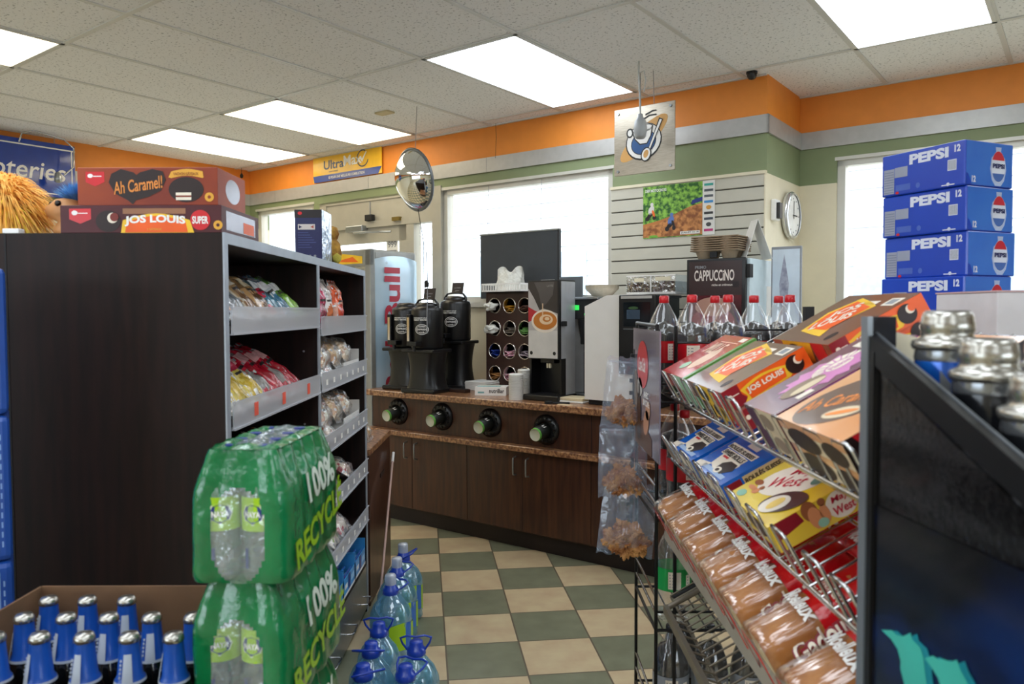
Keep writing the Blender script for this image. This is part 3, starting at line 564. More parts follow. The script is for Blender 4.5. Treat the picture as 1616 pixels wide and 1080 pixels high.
for i in range(NC):
    for j in range(4):
        cx = -.25 + .0625 + i * .125; cz = .035 + .076 + j * .152
        g = MB(); g.M = Matrix.Translation((cx, 0, cz)) @ Matrix.Rotation(R(90), 4, 'X'); g.lathe([(R0 - .002, -.03), (R0 - .002, .002), (R0, .008), (R0 + .005, .006), (R0 + .006, .001)], P('polished_ring', '#d5cfc8', .15, 1), 28); 
        ring = g.build('ring', t)
        c = COLS[(i, j)]; g = MB()
        if c == 'bag':
            BAG = P('white_poly_bag', '#ddddd6', .5, bump=.8, bscale=50)
            def bl(u, v, cx=cx, cz=cz, s=i * 7 + j):
                a = 2 * pi * u; b2 = pi * v; n = .75 + .5 * noise.noise(Vector((cos(a) * 1.5 + s, sin(a) * 1.5, b2 * 1.2))); return (cx - .012 + .062 * n * sin(b2) * cos(a) * 1.2 - .03 * (v), -.01 - .055 * n * cos(b2) * .9, cz - .008 + .036 * n * sin(b2) * sin(a) + .006 * v)
            g.grid(bl, 20, 14, BAG); g.build('plastic_bag', t)
        else:
            m = P('sachet_' + c[1:], c, .45, c2='#ffffff' if c == '#d64f8a' else None, var=.35, scale=60, lo=.3, hi=.75)
            for q in range(9):
                g.M = Matrix.Translation((cx + rnd(-.02, .02), .035 + rnd(-.02, .03), cz - .033 + q * .004)) @ Matrix.Rotation(rnd(-.6, .6), 4, 'Z') @ Matrix.Rotation(rnd(-.5, .5), 4, 'Y')
                g.box(-.022, .022, -.04, .03, -.002, .002, m, .001, 1)
            g.build('sachets', t)
# basket with white bag on top of the organizer
t = thingS('white_basket', -3.13, 4.14, CT + OH, 'white slotted basket holding a plastic bag, on top of the organizer', 'basket')
mb = MB(); mb.box(-.16, .16, -.09, .07, 0, .005, WHITE); mb.box(-.16, .16, -.09, .07, .0, .003, WHITE)
for z in (.0, .045): mb.box(-.16, .16, -.093, -.088, z, z + .01, WHITE); mb.box(-.16, .16, .068, .073, z, z + .01, WHITE); mb.box(-.163, -.158, -.09, .07, z, z + .01, WHITE); mb.box(.158, .163, -.09, .07, z, z + .01, WHITE)
for k in range(23): mb.box(-.16 + k * .0143, -.156 + k * .0143, -.093, -.088, 0, .05, WHITE)
for k in range(10): mb.box(.158, .163, -.09 + k * .017, -.086 + k * .017, 0, .05, WHITE)
mb.box(-.155, .155, .066, .071, 0, .05, WHITE); mb.build('basket', t)
mb = MB()
def bg(u, v):
    n = noise.noise(Vector((u * 4, v * 3, 1.7))); return (-.1 + .2 * u + .02 * v, -.01 - .05 * sin(pi * u) * (1 - v) * 1 + .02 * n, .01 + (.14 + .02 * sin(u * 9)) * v)
mb.grid(bg, 16, 10, P('white_poly_bag', '')); mb.grid(lambda u, v: (lambda p: (p[0], p[1] + .05 * (1 - v) + .01, p[2]))(bg(u, v)), 16, 10, P('white_poly_bag', '')); tag(mb.build('plastic_bag', t), 'crumpled white plastic bag')
# black menu board hung in the window
t = thingS('menu_board', -3.17, 4.308, 1.56, 'blank black board hanging on wires in the big window', 'board')
mb = MB(); mb.box(-.34, .33, 0, .02, -.05, .405, P('slate_board', '#363b40', .6, var=.05), .002); mb.build('board', t)
mb = MB(); mb.box(-.345, .335, -.004, .024, .4, .41, P('board_edge', '#8d8f8a', .4, .4)); mb.box(.325, .335, -.004, .024, -.05, .41, BLACKM); mb.build('edge_trim', t)
mb = MB(); mb.box(.19, .30, -.003, 0, -.035, .07, PAPER); f = Face(mb, (.19, -.0035, -.035), (1, 0, 0), (0, 0, 1))
for k in range(7): f.rect(.01, .02 + k * .011, .1, .024 + k * .011, GREY)
mb.build('paper_notice', t)
for x in (-.27, .19): mb = MB(); mb.tube([(x, .01, .4), (x - .01, .01, .5), (x + .005, .0, .75)], .0018, GREY, 4); mb.build('hanging_wire', t)
mb = MB(); mb.box(-.09, .09, 0, .01, 0, .14, P('slate_small', '#5d6469', .5)); mb.box(-.05, -.005, -.002, 0, .03, .09, PAPER); o = mb.build('small_board', loc=S(-2.74, 4.30, 1.505), rot=SR); tag(o, 'small grey board with a white tag behind the latte machine', 'board')
# stacks of lids
LID = P('lid_white', '#e7e5df', .35)
def lids(x, y, n, label):
    mb = MB()
    for k in range(n): mb.lathe([(0, .006 + k * .0085), (.03, .006 + k * .0085), (.033, .011 + k * .0085), (.04, .011 + k * .0085), (.044, .004 + k * .0085), (.0445, 0 + k * .0085), (.042, 0 + k * .0085)], LID, 28)
    o = mb.build('lid_stack', loc=S(x, y, CT), rot=SR); tag(o, label, 'cup lids', 'stacks of white lids')
lids(-2.745, 3.70, 18, 'front stack of white cup lids beside the latte machine'); lids(-2.775, 3.83, 20, 'rear stack of white cup lids, taller and half hidden')
# latte machine
t = thingS('latte_machine', -2.58, 3.77, CT, 'tall narrow latte machine with a picture of poured coffee', 'coffee machine')
w = .225; mb = MB(); mb.box(-w / 2, w / 2, .0, .15, .245, .705, P('machine_side_grey', '#c9ced6', .35, .35), .004); mb.box(-w / 2, w / 2, .10, .15, .03, .25, BLACK); mb.box(-w / 2, -w / 2 + .012, .0, .14, .03, .25, BLACK); mb.box(w / 2 - .012, w / 2, .0, .14, .03, .25, BLACK); mb.box(w / 2 - .006, w / 2 + .001, .05, .15, .03, .70, P('machine_side_grey', '')); mb.build('housing', t)
mb = MB(); mb.box(-w / 2, w / 2, -.02, .004, .245, .71, BLACK, .004); mb.box(-w / 2, w / 2, -.019, .15, .705, .712, P('machine_top', '#3a3d3f', .3)); f = Face(mb, (-w / 2, -.0205, .245), (1, 0, 0), (0, 0, 1)); W_, H_ = .235, .465; f.M = f.M @ Matrix.Diagonal((.957, 1, 1, 1))
f.rect(.006, .006, W_ - .012, H_ - .006, P('latte_dark', '#3b3432', .35)); LG = P('latte_light', '#cfcac4', .35); f.rect(.006, .006, W_ - .012, .17, LG, 2); f.poly([(.006, .17), (.223, .17), (.223, .27), (.12, .30), (.09, .29), (.05, .36), (.006, .42)], P('latte_mid', '#b5aeab', .4), 2)
f.poly([(.05, .455), (.2, .455), (.19, .38), (.145, .33), (.115, .31), (.1, .33), (.085, .39)], P('pitcher_grey', '#57514f', .3), 3); f.poly([(.006, .22), (.006, .31), (.06, .285), (.11, .275), (.08, .24)], P('cloth_red', '#b5252e', .5), 3)
f.ell(.135, .235, .108, .078, WHITE, 4, a0=0) if 0 else None
cupc = P('coffee_orange', '#c07328', .4); f.poly([(.03, .24)] + [(.13 + .1 * cos(R(a)), .225 + .068 * sin(R(a))) for a in range(180, 361, 12) if .13 + .1 * cos(R(a)) < .222] + [(.222, .2), (.222, .27)] + [(.13 + .1 * cos(R(a)), .225 + .068 * sin(R(a))) for a in range(30, 181, 10) if .13 + .1 * cos(R(a)) < .222], P('cup_white', '#e9dccb', .3), 4)
f.ell(.132, .228, .088, .054, cupc, 5); f.ell(.14, .235, .05, .03, P('latte_foam', '#e9c9a3', .4), 6); f.ell(.145, .238, .03, .017, cupc, 7); f.ell(.148, .24, .018, .01, P('latte_foam', ''), 8); f.rect(.112, .24, .119, .33, P('latte_foam', ''), 9)
f.ell(.028, .036, .011, .011, BLACK, 4); f.ell(.2, .036, .011, .011, BLACK, 4); f.text('LATTE', .17, .432, .012, P('faint_grey', '#8b8582'), 4)
mb.build('front_door', t)
mb = MB(); mb.box(-.012, -.002, .03, .045, .19, .24, CREAM); mb.box(.006, .016, .03, .045, .19, .24, CREAM); mb.box(-.05, .05, .02, .1, .22, .25, BLACK, .004); mb.build('nozzles', t)
mb = MB(); mb.box(-w / 2 - .01, w / 2 + .015, -.06, .15, 0, .035, BLACK, .006)
for k in range(9): mb.box(-.1, .1, -.05 + k * .015, -.045 + k * .015, .034, .037, P('grille', '#2b2b2d', .3, .4))
mb.build('drip_tray', t)
mb = MB(); mb.box(w / 2, w / 2 + .02, .0, .035, .44, .47, BLACKM, .003); mb.build('latch', t)
# drip brewer
t = thingS('coffee_brewer', -2.43, 3.985, CT, 'steel drip coffee brewer with a green lit display and a red knob', 'coffee brewer')
mb = MB(); mb.box(-.17, .10, .04, .28, .03, .6, P('machine_side_grey', ''), .006); mb.box(-.17, .10, -.03, .28, 0, .03, STEEL, .004); mb.build('tower', t)
mb = MB(); mb.box(-.17, .12, -.06, .28, .48, .60, BLACK, .005); mb.box(-.175, .125, -.07, .285, .598, .612, STEEL, .003); f = Face(mb, (-.17, -.0605, .48), (1, 0, 0), (0, 0, 1)); f.rect(.09, .055, .16, .085, P('lcd_green', '#2fd052', .4, emis=.8)); f.text('Curtis', .03, .095, .014, GREY, w=.035, shear=.2); f.ell(.1, .028, .009, .009, YEL); f.ell(.2, .03, .006, .006, P('led_green', '#2fd052', emis=.8)); mb.build('control_head', t)
mb = MB(); mb.cyl((.10, -.06, .55), (.10, -.085, .55), .022, RED, 16); mb.cyl((.125, -.075, .562), (.07, -.075, .54), .009, RED, 10); mb.build('knob', t)
mb = MB(); mb.lathe([(.02, -.12), (.045, -.11), (.075, 0), (.075, .02)], BLACK, 24, c=(.0, .0, .46)) if 0 else mb.lathe([(.015, -.10), (.03, -.09), (.045, 0), (.045, .02)], BLACK, 24, c=(.0, -.01, .46)); mb.box(-.01, .02, -.05, -.02, .33, .46, BLACK, .004); mb.box(-.005, .025, -.02, .03, .03, .45, BLACK, .004); mb.box(.03, .06, -.02, .03, .03, .45, P('taupe_tube', '#9b9184', .4, .3)); mb.build('brew_basket', t)
t = thingS('coffee_filters', -2.345, 4.03, CT + .613, 'stack of fluted white paper coffee filters on the brewer', 'coffee filters')
mb = MB(); FIL = P('filter_paper', '#e9dfc9', .8)
for k in range(6): mb.lathe([(0, .002 + k * .003), (.055, .003 + k * .003), (.1, .05 + k * .004)], FIL, 72, lump=lambda a, z: 1 + (.03 * sin(a * 24) if z > .02 else 0))
mb.build('filters', t)
mb = MB(); mb.M = Matrix.Translation((0, 0, 0)); mb.box(-.09, .09, -.07, .07, 0, .012, PAPER, .004); mb.box(-.08, .085, -.065, .065, .012, .03, P('tan_pad', '#d8c7a4', .7), .004); o = mb.build('folded_cloth', loc=S(-2.385, 3.80, CT), rot=SR); tag(o, 'folded cream cloth on the counter beside the white machine', 'cloth')
mb = MB(); mb.box(-.07, .07, -.012, .012, 0, .01, BLACKM, .004); mb.cyl((-.05, 0, 0), (-.05, 0, .014), .025, BLACKM, 16); o = mb.build('tongs', loc=S(-2.42, 3.66, CT), rot=(0, 0, -YAW + .5)); tag(o, 'black utensil lying at the front edge of the worktop', 'utensil')
mb = MB(); mb.lathe([(0, .002), (.05, .002), (.051, 0)], P('spill_card', '#d8bb97', .7), 24, sy=.5); o = mb.build('coaster', loc=S(-2.36, 3.645, CT), rot=SR); tag(o, 'flat tan paper coaster at the worktop edge', 'coaster')
# white espresso machine with black front facing right
t = thingS('white_coffee_machine', -2.12, 3.90, CT, 'large white bean to cup machine with a black glossy front', 'coffee machine')
MW = P('machine_white', '#ebe7e2', .35, var=.015); xs = [(-.2, .03), (-.2, .50), (-.185, .525), (-.03, .605), (.06, .61), (.06, .03)]
mb = MB(); mb.M = Matrix(((1, 0, 0, 0), (0, 0, 1, 0), (0, 1, 0, 0), (0, 0, 0, 1)))
mb.prism([(-.16, .03), (-.16, .555), (-.02, .615), (.14, .62), (.14, .03)], -.175, .14, MW); mb.M = Matrix(); mb.box(-.1755, .1, -.1605, -.159, .30, .303, GREY); mb.box(-.1755, .1, -.1605, -.159, .50, .502, GREY); mb.build('housing', t)
mb = MB(); mb.box(-.15, .27, -.15, .14, 0, .03, BLACKM, .004); mb.box(.142, .27, -.15, .14, .03, .6, BLACK); mb.build('base', t)
mb = MB(); mb.box(.07, .29, -.20, -.162, .185, .615, BLACK, .006); mb.box(.142, .285, -.17, .14, .6, .615, BLACK, .004); f = Face(mb, (.07, -.201, .185), (1, 0, 0), (0, 0, 1)); f.rect(.015, .41, .2, .425, P('silver_label', '#b9b5b0', .4)); f.rect(.03, .26, .19, .39, P('screen_dark', '#14191d', .1), 1); f.rect(.05, .3, .13, .35, P('screen_cup', '#3f4f60', .2), 2); f.rect(.03, .245, .2, .248, GREY, 1); f.ell(.09, .36, .03, .008, P('screen_leaf', '#3f5a3a', .2), 2); mb.build('front_panel', t)
# acrylic bins
t = thingS('acrylic_bins', -1.96, 4.03, CT + .622, 'clear acrylic bin with two compartments of dark sweets on the white machine', 'bin')
mb = MB(); mb.box(-.15, .15, -.13, -.127, 0, .105, FILMC); mb.box(-.15, -.147, -.13, .12, 0, .105, FILMC); mb.box(.147, .15, -.13, .12, 0, .105, FILMC); mb.box(-.15, .15, -.13, .12, .1, .105, FILMC); mb.box(-.15, .15, -.132, -.129, .1, .106, WHITE); mb.box(-.003, .003, -.13, -.12, 0, .1, WHITE); mb.box(-.15, .15, -.13, .12, 0, .012, WHITE); mb.build('bin', t)
mb = MB(); mb.box(-.14, -.01, -.12, .1, .012, .065, P('dark_sweets', '#2a1a16', .8, bump=.2, bscale=60)); mb.box(.01, .14, -.12, .1, .012, .07, P('dark_sweets', '')); mb.box(-.1, -.04, -.132, -.13, .07, .09, CREAM); mb.box(.03, .12, -.132, -.13, .075, .095, CREAM); mb.build('contents', t)
mb = MB(); mb.box(-.2, .22, -.2, .22, 0, .0, WHITE) if 0 else None
# cappuccino machine
t = thingS('cappuccino_machine', -1.585, 3.93, CT, 'cappuccino machine with a dark red illuminated front and pale side', 'coffee machine')
w, h = .325, .80; SIDE = P('machine_pale_side', '#cfe0e6', .35)
mb = MB(); mb.box(-w / 2, w / 2 + .015, .0, .355, 0, h, SIDE, .004); mb.build('housing', t)
mb = MB(); mb.box(-w / 2, w / 2, -.025, 0, .25, h + .004, BLACK, .004); f = Face(mb, (-w / 2, -.0255, .25), (1, 0, 0), (0, 0, 1)); f.rect(.014, .014, w - .02, .54, P('capp_red', '#6d1620', .25, c2='#3a1518', scale=5)); f.poly([(.014, .36), (w - .02, .36), (w - .02, .54), (.014, .54)], P('capp_dark', '#35201f', .3), 2); f.text('CAPPUCCiNO', .155, .465, .058, P('capp_white', '#e8ddd5', .4), 3, w=.22); f.text('PRIMO', .08, .51, .016, GREY, 3); f.text('riche et crémeux', .2, .415, .012, P('capp_white', ''), 3)
f.ell(.15, .3, .1, .05, P('foam_tan', '#b98a78', .5), 3); f.ell(.15, .22, .12, .08, P('capp_deep', '#8a2530', .4), 2); f.rect(.255, .4, .29, .43, P('capp_dark2', '#221416'), 3); mb.build('front_door', t)
mb = MB(); mb.box(w / 2, w / 2 + .02, -.02, .03, h - .1, h - .03, BLACKM, .003); mb.box(w / 2 + .015, w / 2 + .018, .25, .36, .5, .66, PAPER); mb.build('hinge', t)
mb = MB(); mb.box(-.14, .14, -.1, 0, 0, .24, BLACK, .005); mb.build('dispense_bay', t)
# drink carriers and tent card on top
t = thingS('cup_carriers', -1.62, 4.06, CT + h + .004, 'stack of brown moulded pulp cup carriers on the cappuccino machine', 'cup carriers')
PULP = P('pulp', '#8f7a62', .9, bump=.3, bscale=90); mb = MB()
for k in range(7):
    z = .012 * k; mb.box(-.135 + .001 * k, .135, -.1, .1, z + .045, z + .053, PULP, .003, 1)
for sx in (-.07, .07):
    for sy in (-.05, .05): mb.lathe([(0, 0), (.032, 0), (.05, .05), (.052, .12)], PULP, 20, c=(sx, sy, 0))
mb.box(-.02, .02, -.101, -.095, .01, .04, BLACKM); mb.build('carriers', t)
t = thingS('tent_card', -1.455, 4.12, CT + h + .004, 'white folded tent card standing on the cappuccino machine', 'card')
mb = MB(); mb.M = Matrix.Rotation(R(-50), 4, 'Z')
for sg in (-1, 1): mb.add([(-.07, sg * .07, 0), (.07, sg * .07, 0), (.05, 0, .21), (-.05, 0, .21), (-.07, sg * .072, 0), (.07, sg * .072, 0), (.05, 0.001 * sg, .212), (-.05, .001 * sg, .212)], [(0, 1, 2, 3), (4, 7, 6, 5), (0, 4, 5, 1), (1, 5, 6, 2), (2, 6, 7, 3), (3, 7, 4, 0)], PAPER)
mb.build('card', t)

# ================================================================ ENERGY DRINK FRIDGE by the door
t = thingS('drinks_cooler', -4.01, 3.74, 0, 'silver blue energy drink cooler with red vertical lettering at the counter end', 'cooler')
SBF = P('cooler_blue_silver', '#b5d2e6', .25, .15, c2='#dcebf4', scale=1.2, coat=.3); GF = P('cooler_grey', '#9a9b97', .4, .3)
mb = MB(); mb.box(-.56, -.03, 0.03, .46, 0, 1.86, GF, .02); mb.build('cabinet', t)
mb = MB(); mb.grid(lambda u, v: (-.03 + .035 * (1 - (2 * u - 1) ** 4) * (1 if v < .97 else .4), .03 + .43 * u, .02 + (1.80 - .03 * (2 * u - 1) ** 2) * v), 14, 24, SBF)
f = Face(mb, (.0062, .03, 0), (0, 1, 0), (0, 0, 1)); RBR = P('cooler_red', '#b5203c', .35)
f.text('Bull', .145, 1.535, .155, RBR, 1, w=.40, ang=90, off=.03); f.text('Red', .145, 1.03, .155, RBR, 1, w=.36, ang=90, off=.03); f.text('®', .09, 1.765, .02, GREY, 1)
mb.build('side_panel', t)
mb = MB(); mb.box(-.56, -.5, -.01, .03, .02, 1.84, GF, .005); mb.box(-.08, -.02, -.01, .035, .02, 1.86, GF, .008); mb.box(-.56, -.02, -.01, .03, 1.74, 1.86, GF, .008); mb.box(-.56, -.02, -.01, .03, .02, .2, GF, .005); f = Face(mb, (-.5, -.012, 1.76), (1, 0, 0), (0, 0, 1)); f.poly([(.0, .0), (.4, 0), (.4, .05), (.2, .075), (0, .06)], YEL); f.poly([(.1, .02), (.36, .01), (.3, .05)], ORP, 2); mb.build('door_frame', t)
mb = MB(); mb.box(-.5, -.08, .0, .01, .2, 1.74, FILMC); mb.build('glass_door', t)
mb = MB(); mb.box(-.09, -.082, -.014, -.01, .3, 1.7, P('blue_strip', '#4b51c8', .4, emis=.3)); f = Face(mb, (-.16, -.013, 1.25), (1, 0, 0), (0, 0, 1)); f.rect(0, 0, .07, .13, RED); f.text('3.85', .035, .07, .035, WHITE, 2, w=.055); mb.build('price_sticker', t)
mb = MB(); mb.box(-.5, -.08, .06, .42, .2, .205, BLACKM)
for z in (.5, .8, 1.1, 1.4):
    mb.box(-.5, -.08, .06, .42, z, z + .01, GREY)
    for k in range(6): mb.cyl((-.46 + k * .07, .1, z + .01), (-.46 + k * .07, .1, z + .16), .027, P('can_c%d' % (k % 3), ('#2b56a5', '#c4ccd4', '#a03a2c')[k % 3], .3, .5), 12)
mb.box(-.5, -.08, .4, .42, .2, 1.74, BLACKM); tag(mb.build('shelf_stock', t), 'rows of small cans behind the glass')
# low cabinet beyond the shelving unit with a leaning stick
t = empty('low_cabinet', (-.685, 3.66, 0), 'brown low cabinet with a granite top between the shelving and the aisle', 'cabinet')
mb = MB(); mb.box(-.5, 0, 0, .62, 0, .73, WOODC, .002); mb.build('body', t); mb = MB(); mb.box(-.52, .005, -.0, .63, .73, .76, GRAN, .003); mb.build('top', t)
mb = MB(); mb.box(.0, .003, .3, .42, .56, .58, BLACK); mb.build('handle_slot', t)
mb = MB(); mb.tube([(-.60, 3.35, 0.01), (-.655, 4.18, .60)], .006, P('stick_pink', '#c9a79b', .5), 8); mb.cyl((-.655, 4.18, .60), (-.658, 4.235, .64), .008, WHITE, 8); o = mb.build('handle_stick', rot=(0, 0, 0)); tag(o, 'thin pinkish stick leaning against the brown low cabinet', 'stick')

# ================================================================ helpers for packaged goods (world frame from here on: x right, y away)
def pillow(w, h, t, wr=.35, seed=0, crimp=.012, nu=16, nv=18, matfn=None, mat=None, mb=None, M=None, puff=.5):
    """sealed bag standing on z=0: width x, height z, thickness y; crimped at both ends"""
    mb = mb or MB(); old = mb.M
    if M is not None: mb.M = M
    for side in (-1, 1):
        def fn(u, v, side=side):
            x = (u - .5) * w; z = v * h; e = max(0, min(v, 1 - v) * h - crimp) / h * 2; q = (4 * u * (1 - u)) ** puff * min(1, (e * 2.2)) ** .55
            n = noise.noise(Vector((u * 5 + seed * 3.1, v * 6 + seed, side * 2))) * wr
            zz = z + (.003 * (1 if int(u * 24) % 2 else -1) if v in (0, 1) else 0)
            return (x * (1 - .07 * q) + .004 * n, side * t / 2 * q * (1 + n), zz)
        mb.grid(fn, nu, nv, mat, matfn=matfn)
    mb.M = old; return mb
def bagcols(cols, seed=0):
    """printed regions of a wrapper, each its own ink"""
    ms = [P('wrap_' + c[1:], c, .24, .25 if k == 0 else 0, coat=.3, bump=.4, bscale=55, var=.22, scale=35) for k, c in enumerate(cols)]
    sh = P('wrap_foil_shine', '#d5d7da', .2, .6, bump=.5, bscale=60); dk = P('wrap_dark', '#2a2524', .4)
    def fn(u, v):
        n = noise.noise(Vector((u * 5 + seed * 5.3, v * 5 + seed * 1.7, .5))); q = noise.noise(Vector((u * 13 + seed, v * 16, seed * 2.2)))
        if v < .07 or v > .93: return sh if q > .1 else ms[0]
        if len(ms) > 3 and abs(u - .5) < .26 and abs(v - .66) < .09: return ms[3]
        if abs(u - .5) < .2 and abs(v - .52) < .035: return dk
        if len(ms) > 2 and ((u - .5) ** 2 / .08 + (v - .3) ** 2 / .03) < 1 + q: return ms[2]
        if q > .33: return sh
        return ms[1] if n > .02 and len(ms) > 1 else ms[0]
    return fn
GY0, GY1, GX, GZ = 1.85, 3.62, -.69, 1.61
GM = (GY0 + GY1) / 2 + .02
# ---------------------------------------------------------------- gondola shelving unit
t = empty('shelving_unit', (GX, GY0, 0), 'tall dark brown double bay shelving unit with pale edging in the left aisle', 'shelving')
mb = MB(); L_ = GY1 - GY0; X0 = -.95
mb.box(X0, 0, 0, .025, 0, GZ - .024, WOODG); mb.box(-.523, -.518, -.001, .001, 0, GZ, BLACKM); mb.build('end_panel', t)
mb = MB(); mb.box(X0, 0, L_ - .025, L_, 0, GZ - .024, WOODG); mb.build('end_panel', t)
mb = MB(); mb.box(X0, 0, L_ / 2 - .0, L_ / 2 + .025, .25, GZ - .02, WOODG)
for k in range(8): mb.cyl((-.05, L_ / 2 - .001, .5 + k * .13), (-.05, L_ / 2 + .001, .5 + k * .13), .004, GREY, 8)
mb.build('divider', t)
mb = MB(); mb.box(-.49, -.46, .025, L_ - .025, .0, GZ - .02, WOODG); mb.build('back_panel', t)
mb = MB(); mb.box(X0, 0, 0, L_, GZ - .024, GZ, WOODG); mb.build('top_panel', t)
mb = MB(); e = .003
mb.box(-.001, e, -.001, .024, 0, GZ, EDGE); mb.box(-.001, e, L_ / 2 - .002, L_ / 2 + .027, .25, GZ - .02, EDGE); mb.box(-.001, e, L_ - .026, L_ + .001, 0, GZ, EDGE); mb.box(-.001, e + .0005, 0, L_, GZ - .025, GZ + .001, EDGE); mb.build('edging', t)
mb = MB(); mb.box(-.45, -.0, .025, L_ - .025, .225, .25, WOODG); mb.build('base_deck', t)
mb = MB(); mb.box(-.012, .0, .025, L_ - .025, .02, .225, STEEL); kp = mb.build('kick_panel', t)
for y in (.99, 1.30, 1.62):
    h = MB(); h.tube([(0, y - .05, .10), (.03, y - .05, .1), (.036, y - .044, .1), (.036, y + .044, .1), (.03, y + .05, .1), (0, y + .05, .1)], .004, CHROME, 8); h.build('pull_handle', kp)
SH = {0: [1.385, 1.15, .915, .68, .455], 1: [1.355, 1.15, .915, .68, .455]}
RAIL = FILM('price_rail_plastic', gloss=.14, rough=.2, diff=.27, dcol='#f2f6ff', edge=.3, bump=.4, scale=18); STK = P('price_sticker', '#f2604a', .5, emis=0)
for bay in (0, 1):
    y0 = .027 + bay * (L_ / 2); y1 = y0 + L_ / 2 - .03
    for k, z in enumerate(SH[bay]):
        m = MB(); m.box(-.45, -.01, y0, y1, z - .018, z, WOODG); s_ = m.build('shelf', t)
        m = MB(); m.box(.004, .007, y0 + .005, y1, z - .02, z + .048, RAIL); m.box(-.02, .007, y0 + .005, y1, z - .022, z - .019, RAIL); m.box(.007, .011, y0 + .005, y1, z + .044, z + .049, RAIL); m.box(.007, .011, y0 + .005, y1, z - .022, z - .017, RAIL)
        if bay == 0 and k == 1:
            for yy in (.17, .42, .70): m.box(.0075, .009, y0 + yy - .014, y0 + yy + .014, z - .005, z + .03, STK)
        elif k != 0:
            for yy in range(7): m.box(.0075, .0085, y0 + .06 + yy * .115, y0 + .085 + yy * .115, z + .0, z + .02, WHITE)
        m.build('price_rail', s_)
# ---------------------------------------------------------------- goods on the shelves
FILMP = FILM('pastry_wrap', gloss=.07, rough=.18, diff=.07, dcol='#f4f6fa', bump=.9, scale=45, edge=.35)
def snack(name, x, y, z, w, h, t_, cols, label, cat, group, lean=45, rz=90, seed=0, text=None, clear=False, twist=0):
    if clear:
        e = empty(name, (x, y, z), label, cat, (R(-lean), R(twist), R(rz)), group)
        m = pillow(w * .86, h * .8, t_ * .8, seed=seed, nu=10, nv=10, matfn=bagcols(cols, seed), M=Matrix.Translation((0, 0, h * .07))); m.build('pastry', e)
        m = pillow(w, h, t_, wr=.5, seed=seed + 9, nu=12, nv=12, mat=FILMP); m.build('clear_wrapper', e); return e
    m = pillow(w, h, t_, seed=seed, matfn=bagcols(cols, seed), nu=20, nv=24)
    if text:
        f = Face(m, (-w / 2, -t_ / 2 * 1.12 - .001, 0), (1, 0, 0), (0, 0, 1)); f.text(text[0], w / 2, h * text[1], text[2], P('wrap_ink_' + text[3][1:], text[3], .4), 1, w=w * .72)
    o = m.build(name, loc=(x, y, z), rot=(R(-lean), R(twist), R(rz))); return tag(o, label, cat, group)
X = GX - .015
G = 'shiny snack bags on the top shelf of the near bay'
sp = [(1.96, ['#9fa3a6', '#5b4a66', '#d2823a', '#ddddda']), (2.06, ['#8e9397', '#b4b7ba', '#6c7276', '#e8e8e6']), (2.17, ['#c2b6a2', '#9c7f5a', '#7d5a38', '#e4dccd']), (2.28, ['#8e6f4b', '#b08b5e', '#5c4026', '#d8c8a8']), (2.39, ['#4f6166', '#b72f44', '#3f7f96', '#dadfe0']), (2.49, ['#6a8fa8', '#c8d0d2', '#2f6f8f', '#f0f0ee']), (2.60, ['#6fae3a', '#55803a', '#8ec04c', '#eeeeea'])]
nm = ['grey and orange', 'plain silver', 'silver and tan', 'brown and gold', 'dark teal and red', 'pale blue', 'bright green']
for i, (y, c) in enumerate(sp): snack('snack_bag', X - .005, y, SH[0][0] + .012, .135, .205, .05, c, nm[i] + ' shiny snack bag leaning on the top shelf of the near bay', 'snack bag', G, 48, 90, i, twist=rnd(-10, 10))
G = 'yellow chip bags on the second shelf'
for i, y in enumerate((1.965, 2.08, 2.19)): snack('chip_bag', X - .005, y, SH[0][1] + .01, .13, .205, .055, ['#f0efe6', '#d9c25b', '#c9a92f', '#b1324a'], ('nearest', 'middle', 'farthest')[i] + ' of the three white and yellow chip bags on the second shelf', 'chip bag', G, 50, 90, 20 + i, twist=-6)
G = 'red wrapped cookie packs on the second shelf'
for i, y in enumerate((2.32, 2.42, 2.51, 2.59)): snack('cookie_pack', X - .01, y, SH[0][1] + .006 + .004 * (i % 2), .115, .26, .06, ['#b5182e', '#c92b3f', '#a81226' if i % 2 else '#8d8a85', '#d9a3a3'], ('nearest', 'second', 'third', 'farthest')[i] + ' red cookie pack leaning on the second shelf of the near bay', 'cookie pack', G, 55, 90, 30 + i, twist=-14)
G = 'brown and orange wrapped cakes on the third shelf'
for i, y in enumerate((2.03, 2.14, 2.27, 2.38, 2.49, 2.59)): snack('cake_pack', X - .02, y, SH[0][2] + .006, .10, .19, .05, ['#7a4522', '#b06a26', '#c98a4a' if i % 2 else '#5a2f16', '#d9c7a6'], ('first', 'second', 'third', 'fourth', 'fifth', 'sixth')[i] + ' brown cake pack from the near end of the third shelf', 'cake pack', G, 58, 90, 40 + i, twist=-12)
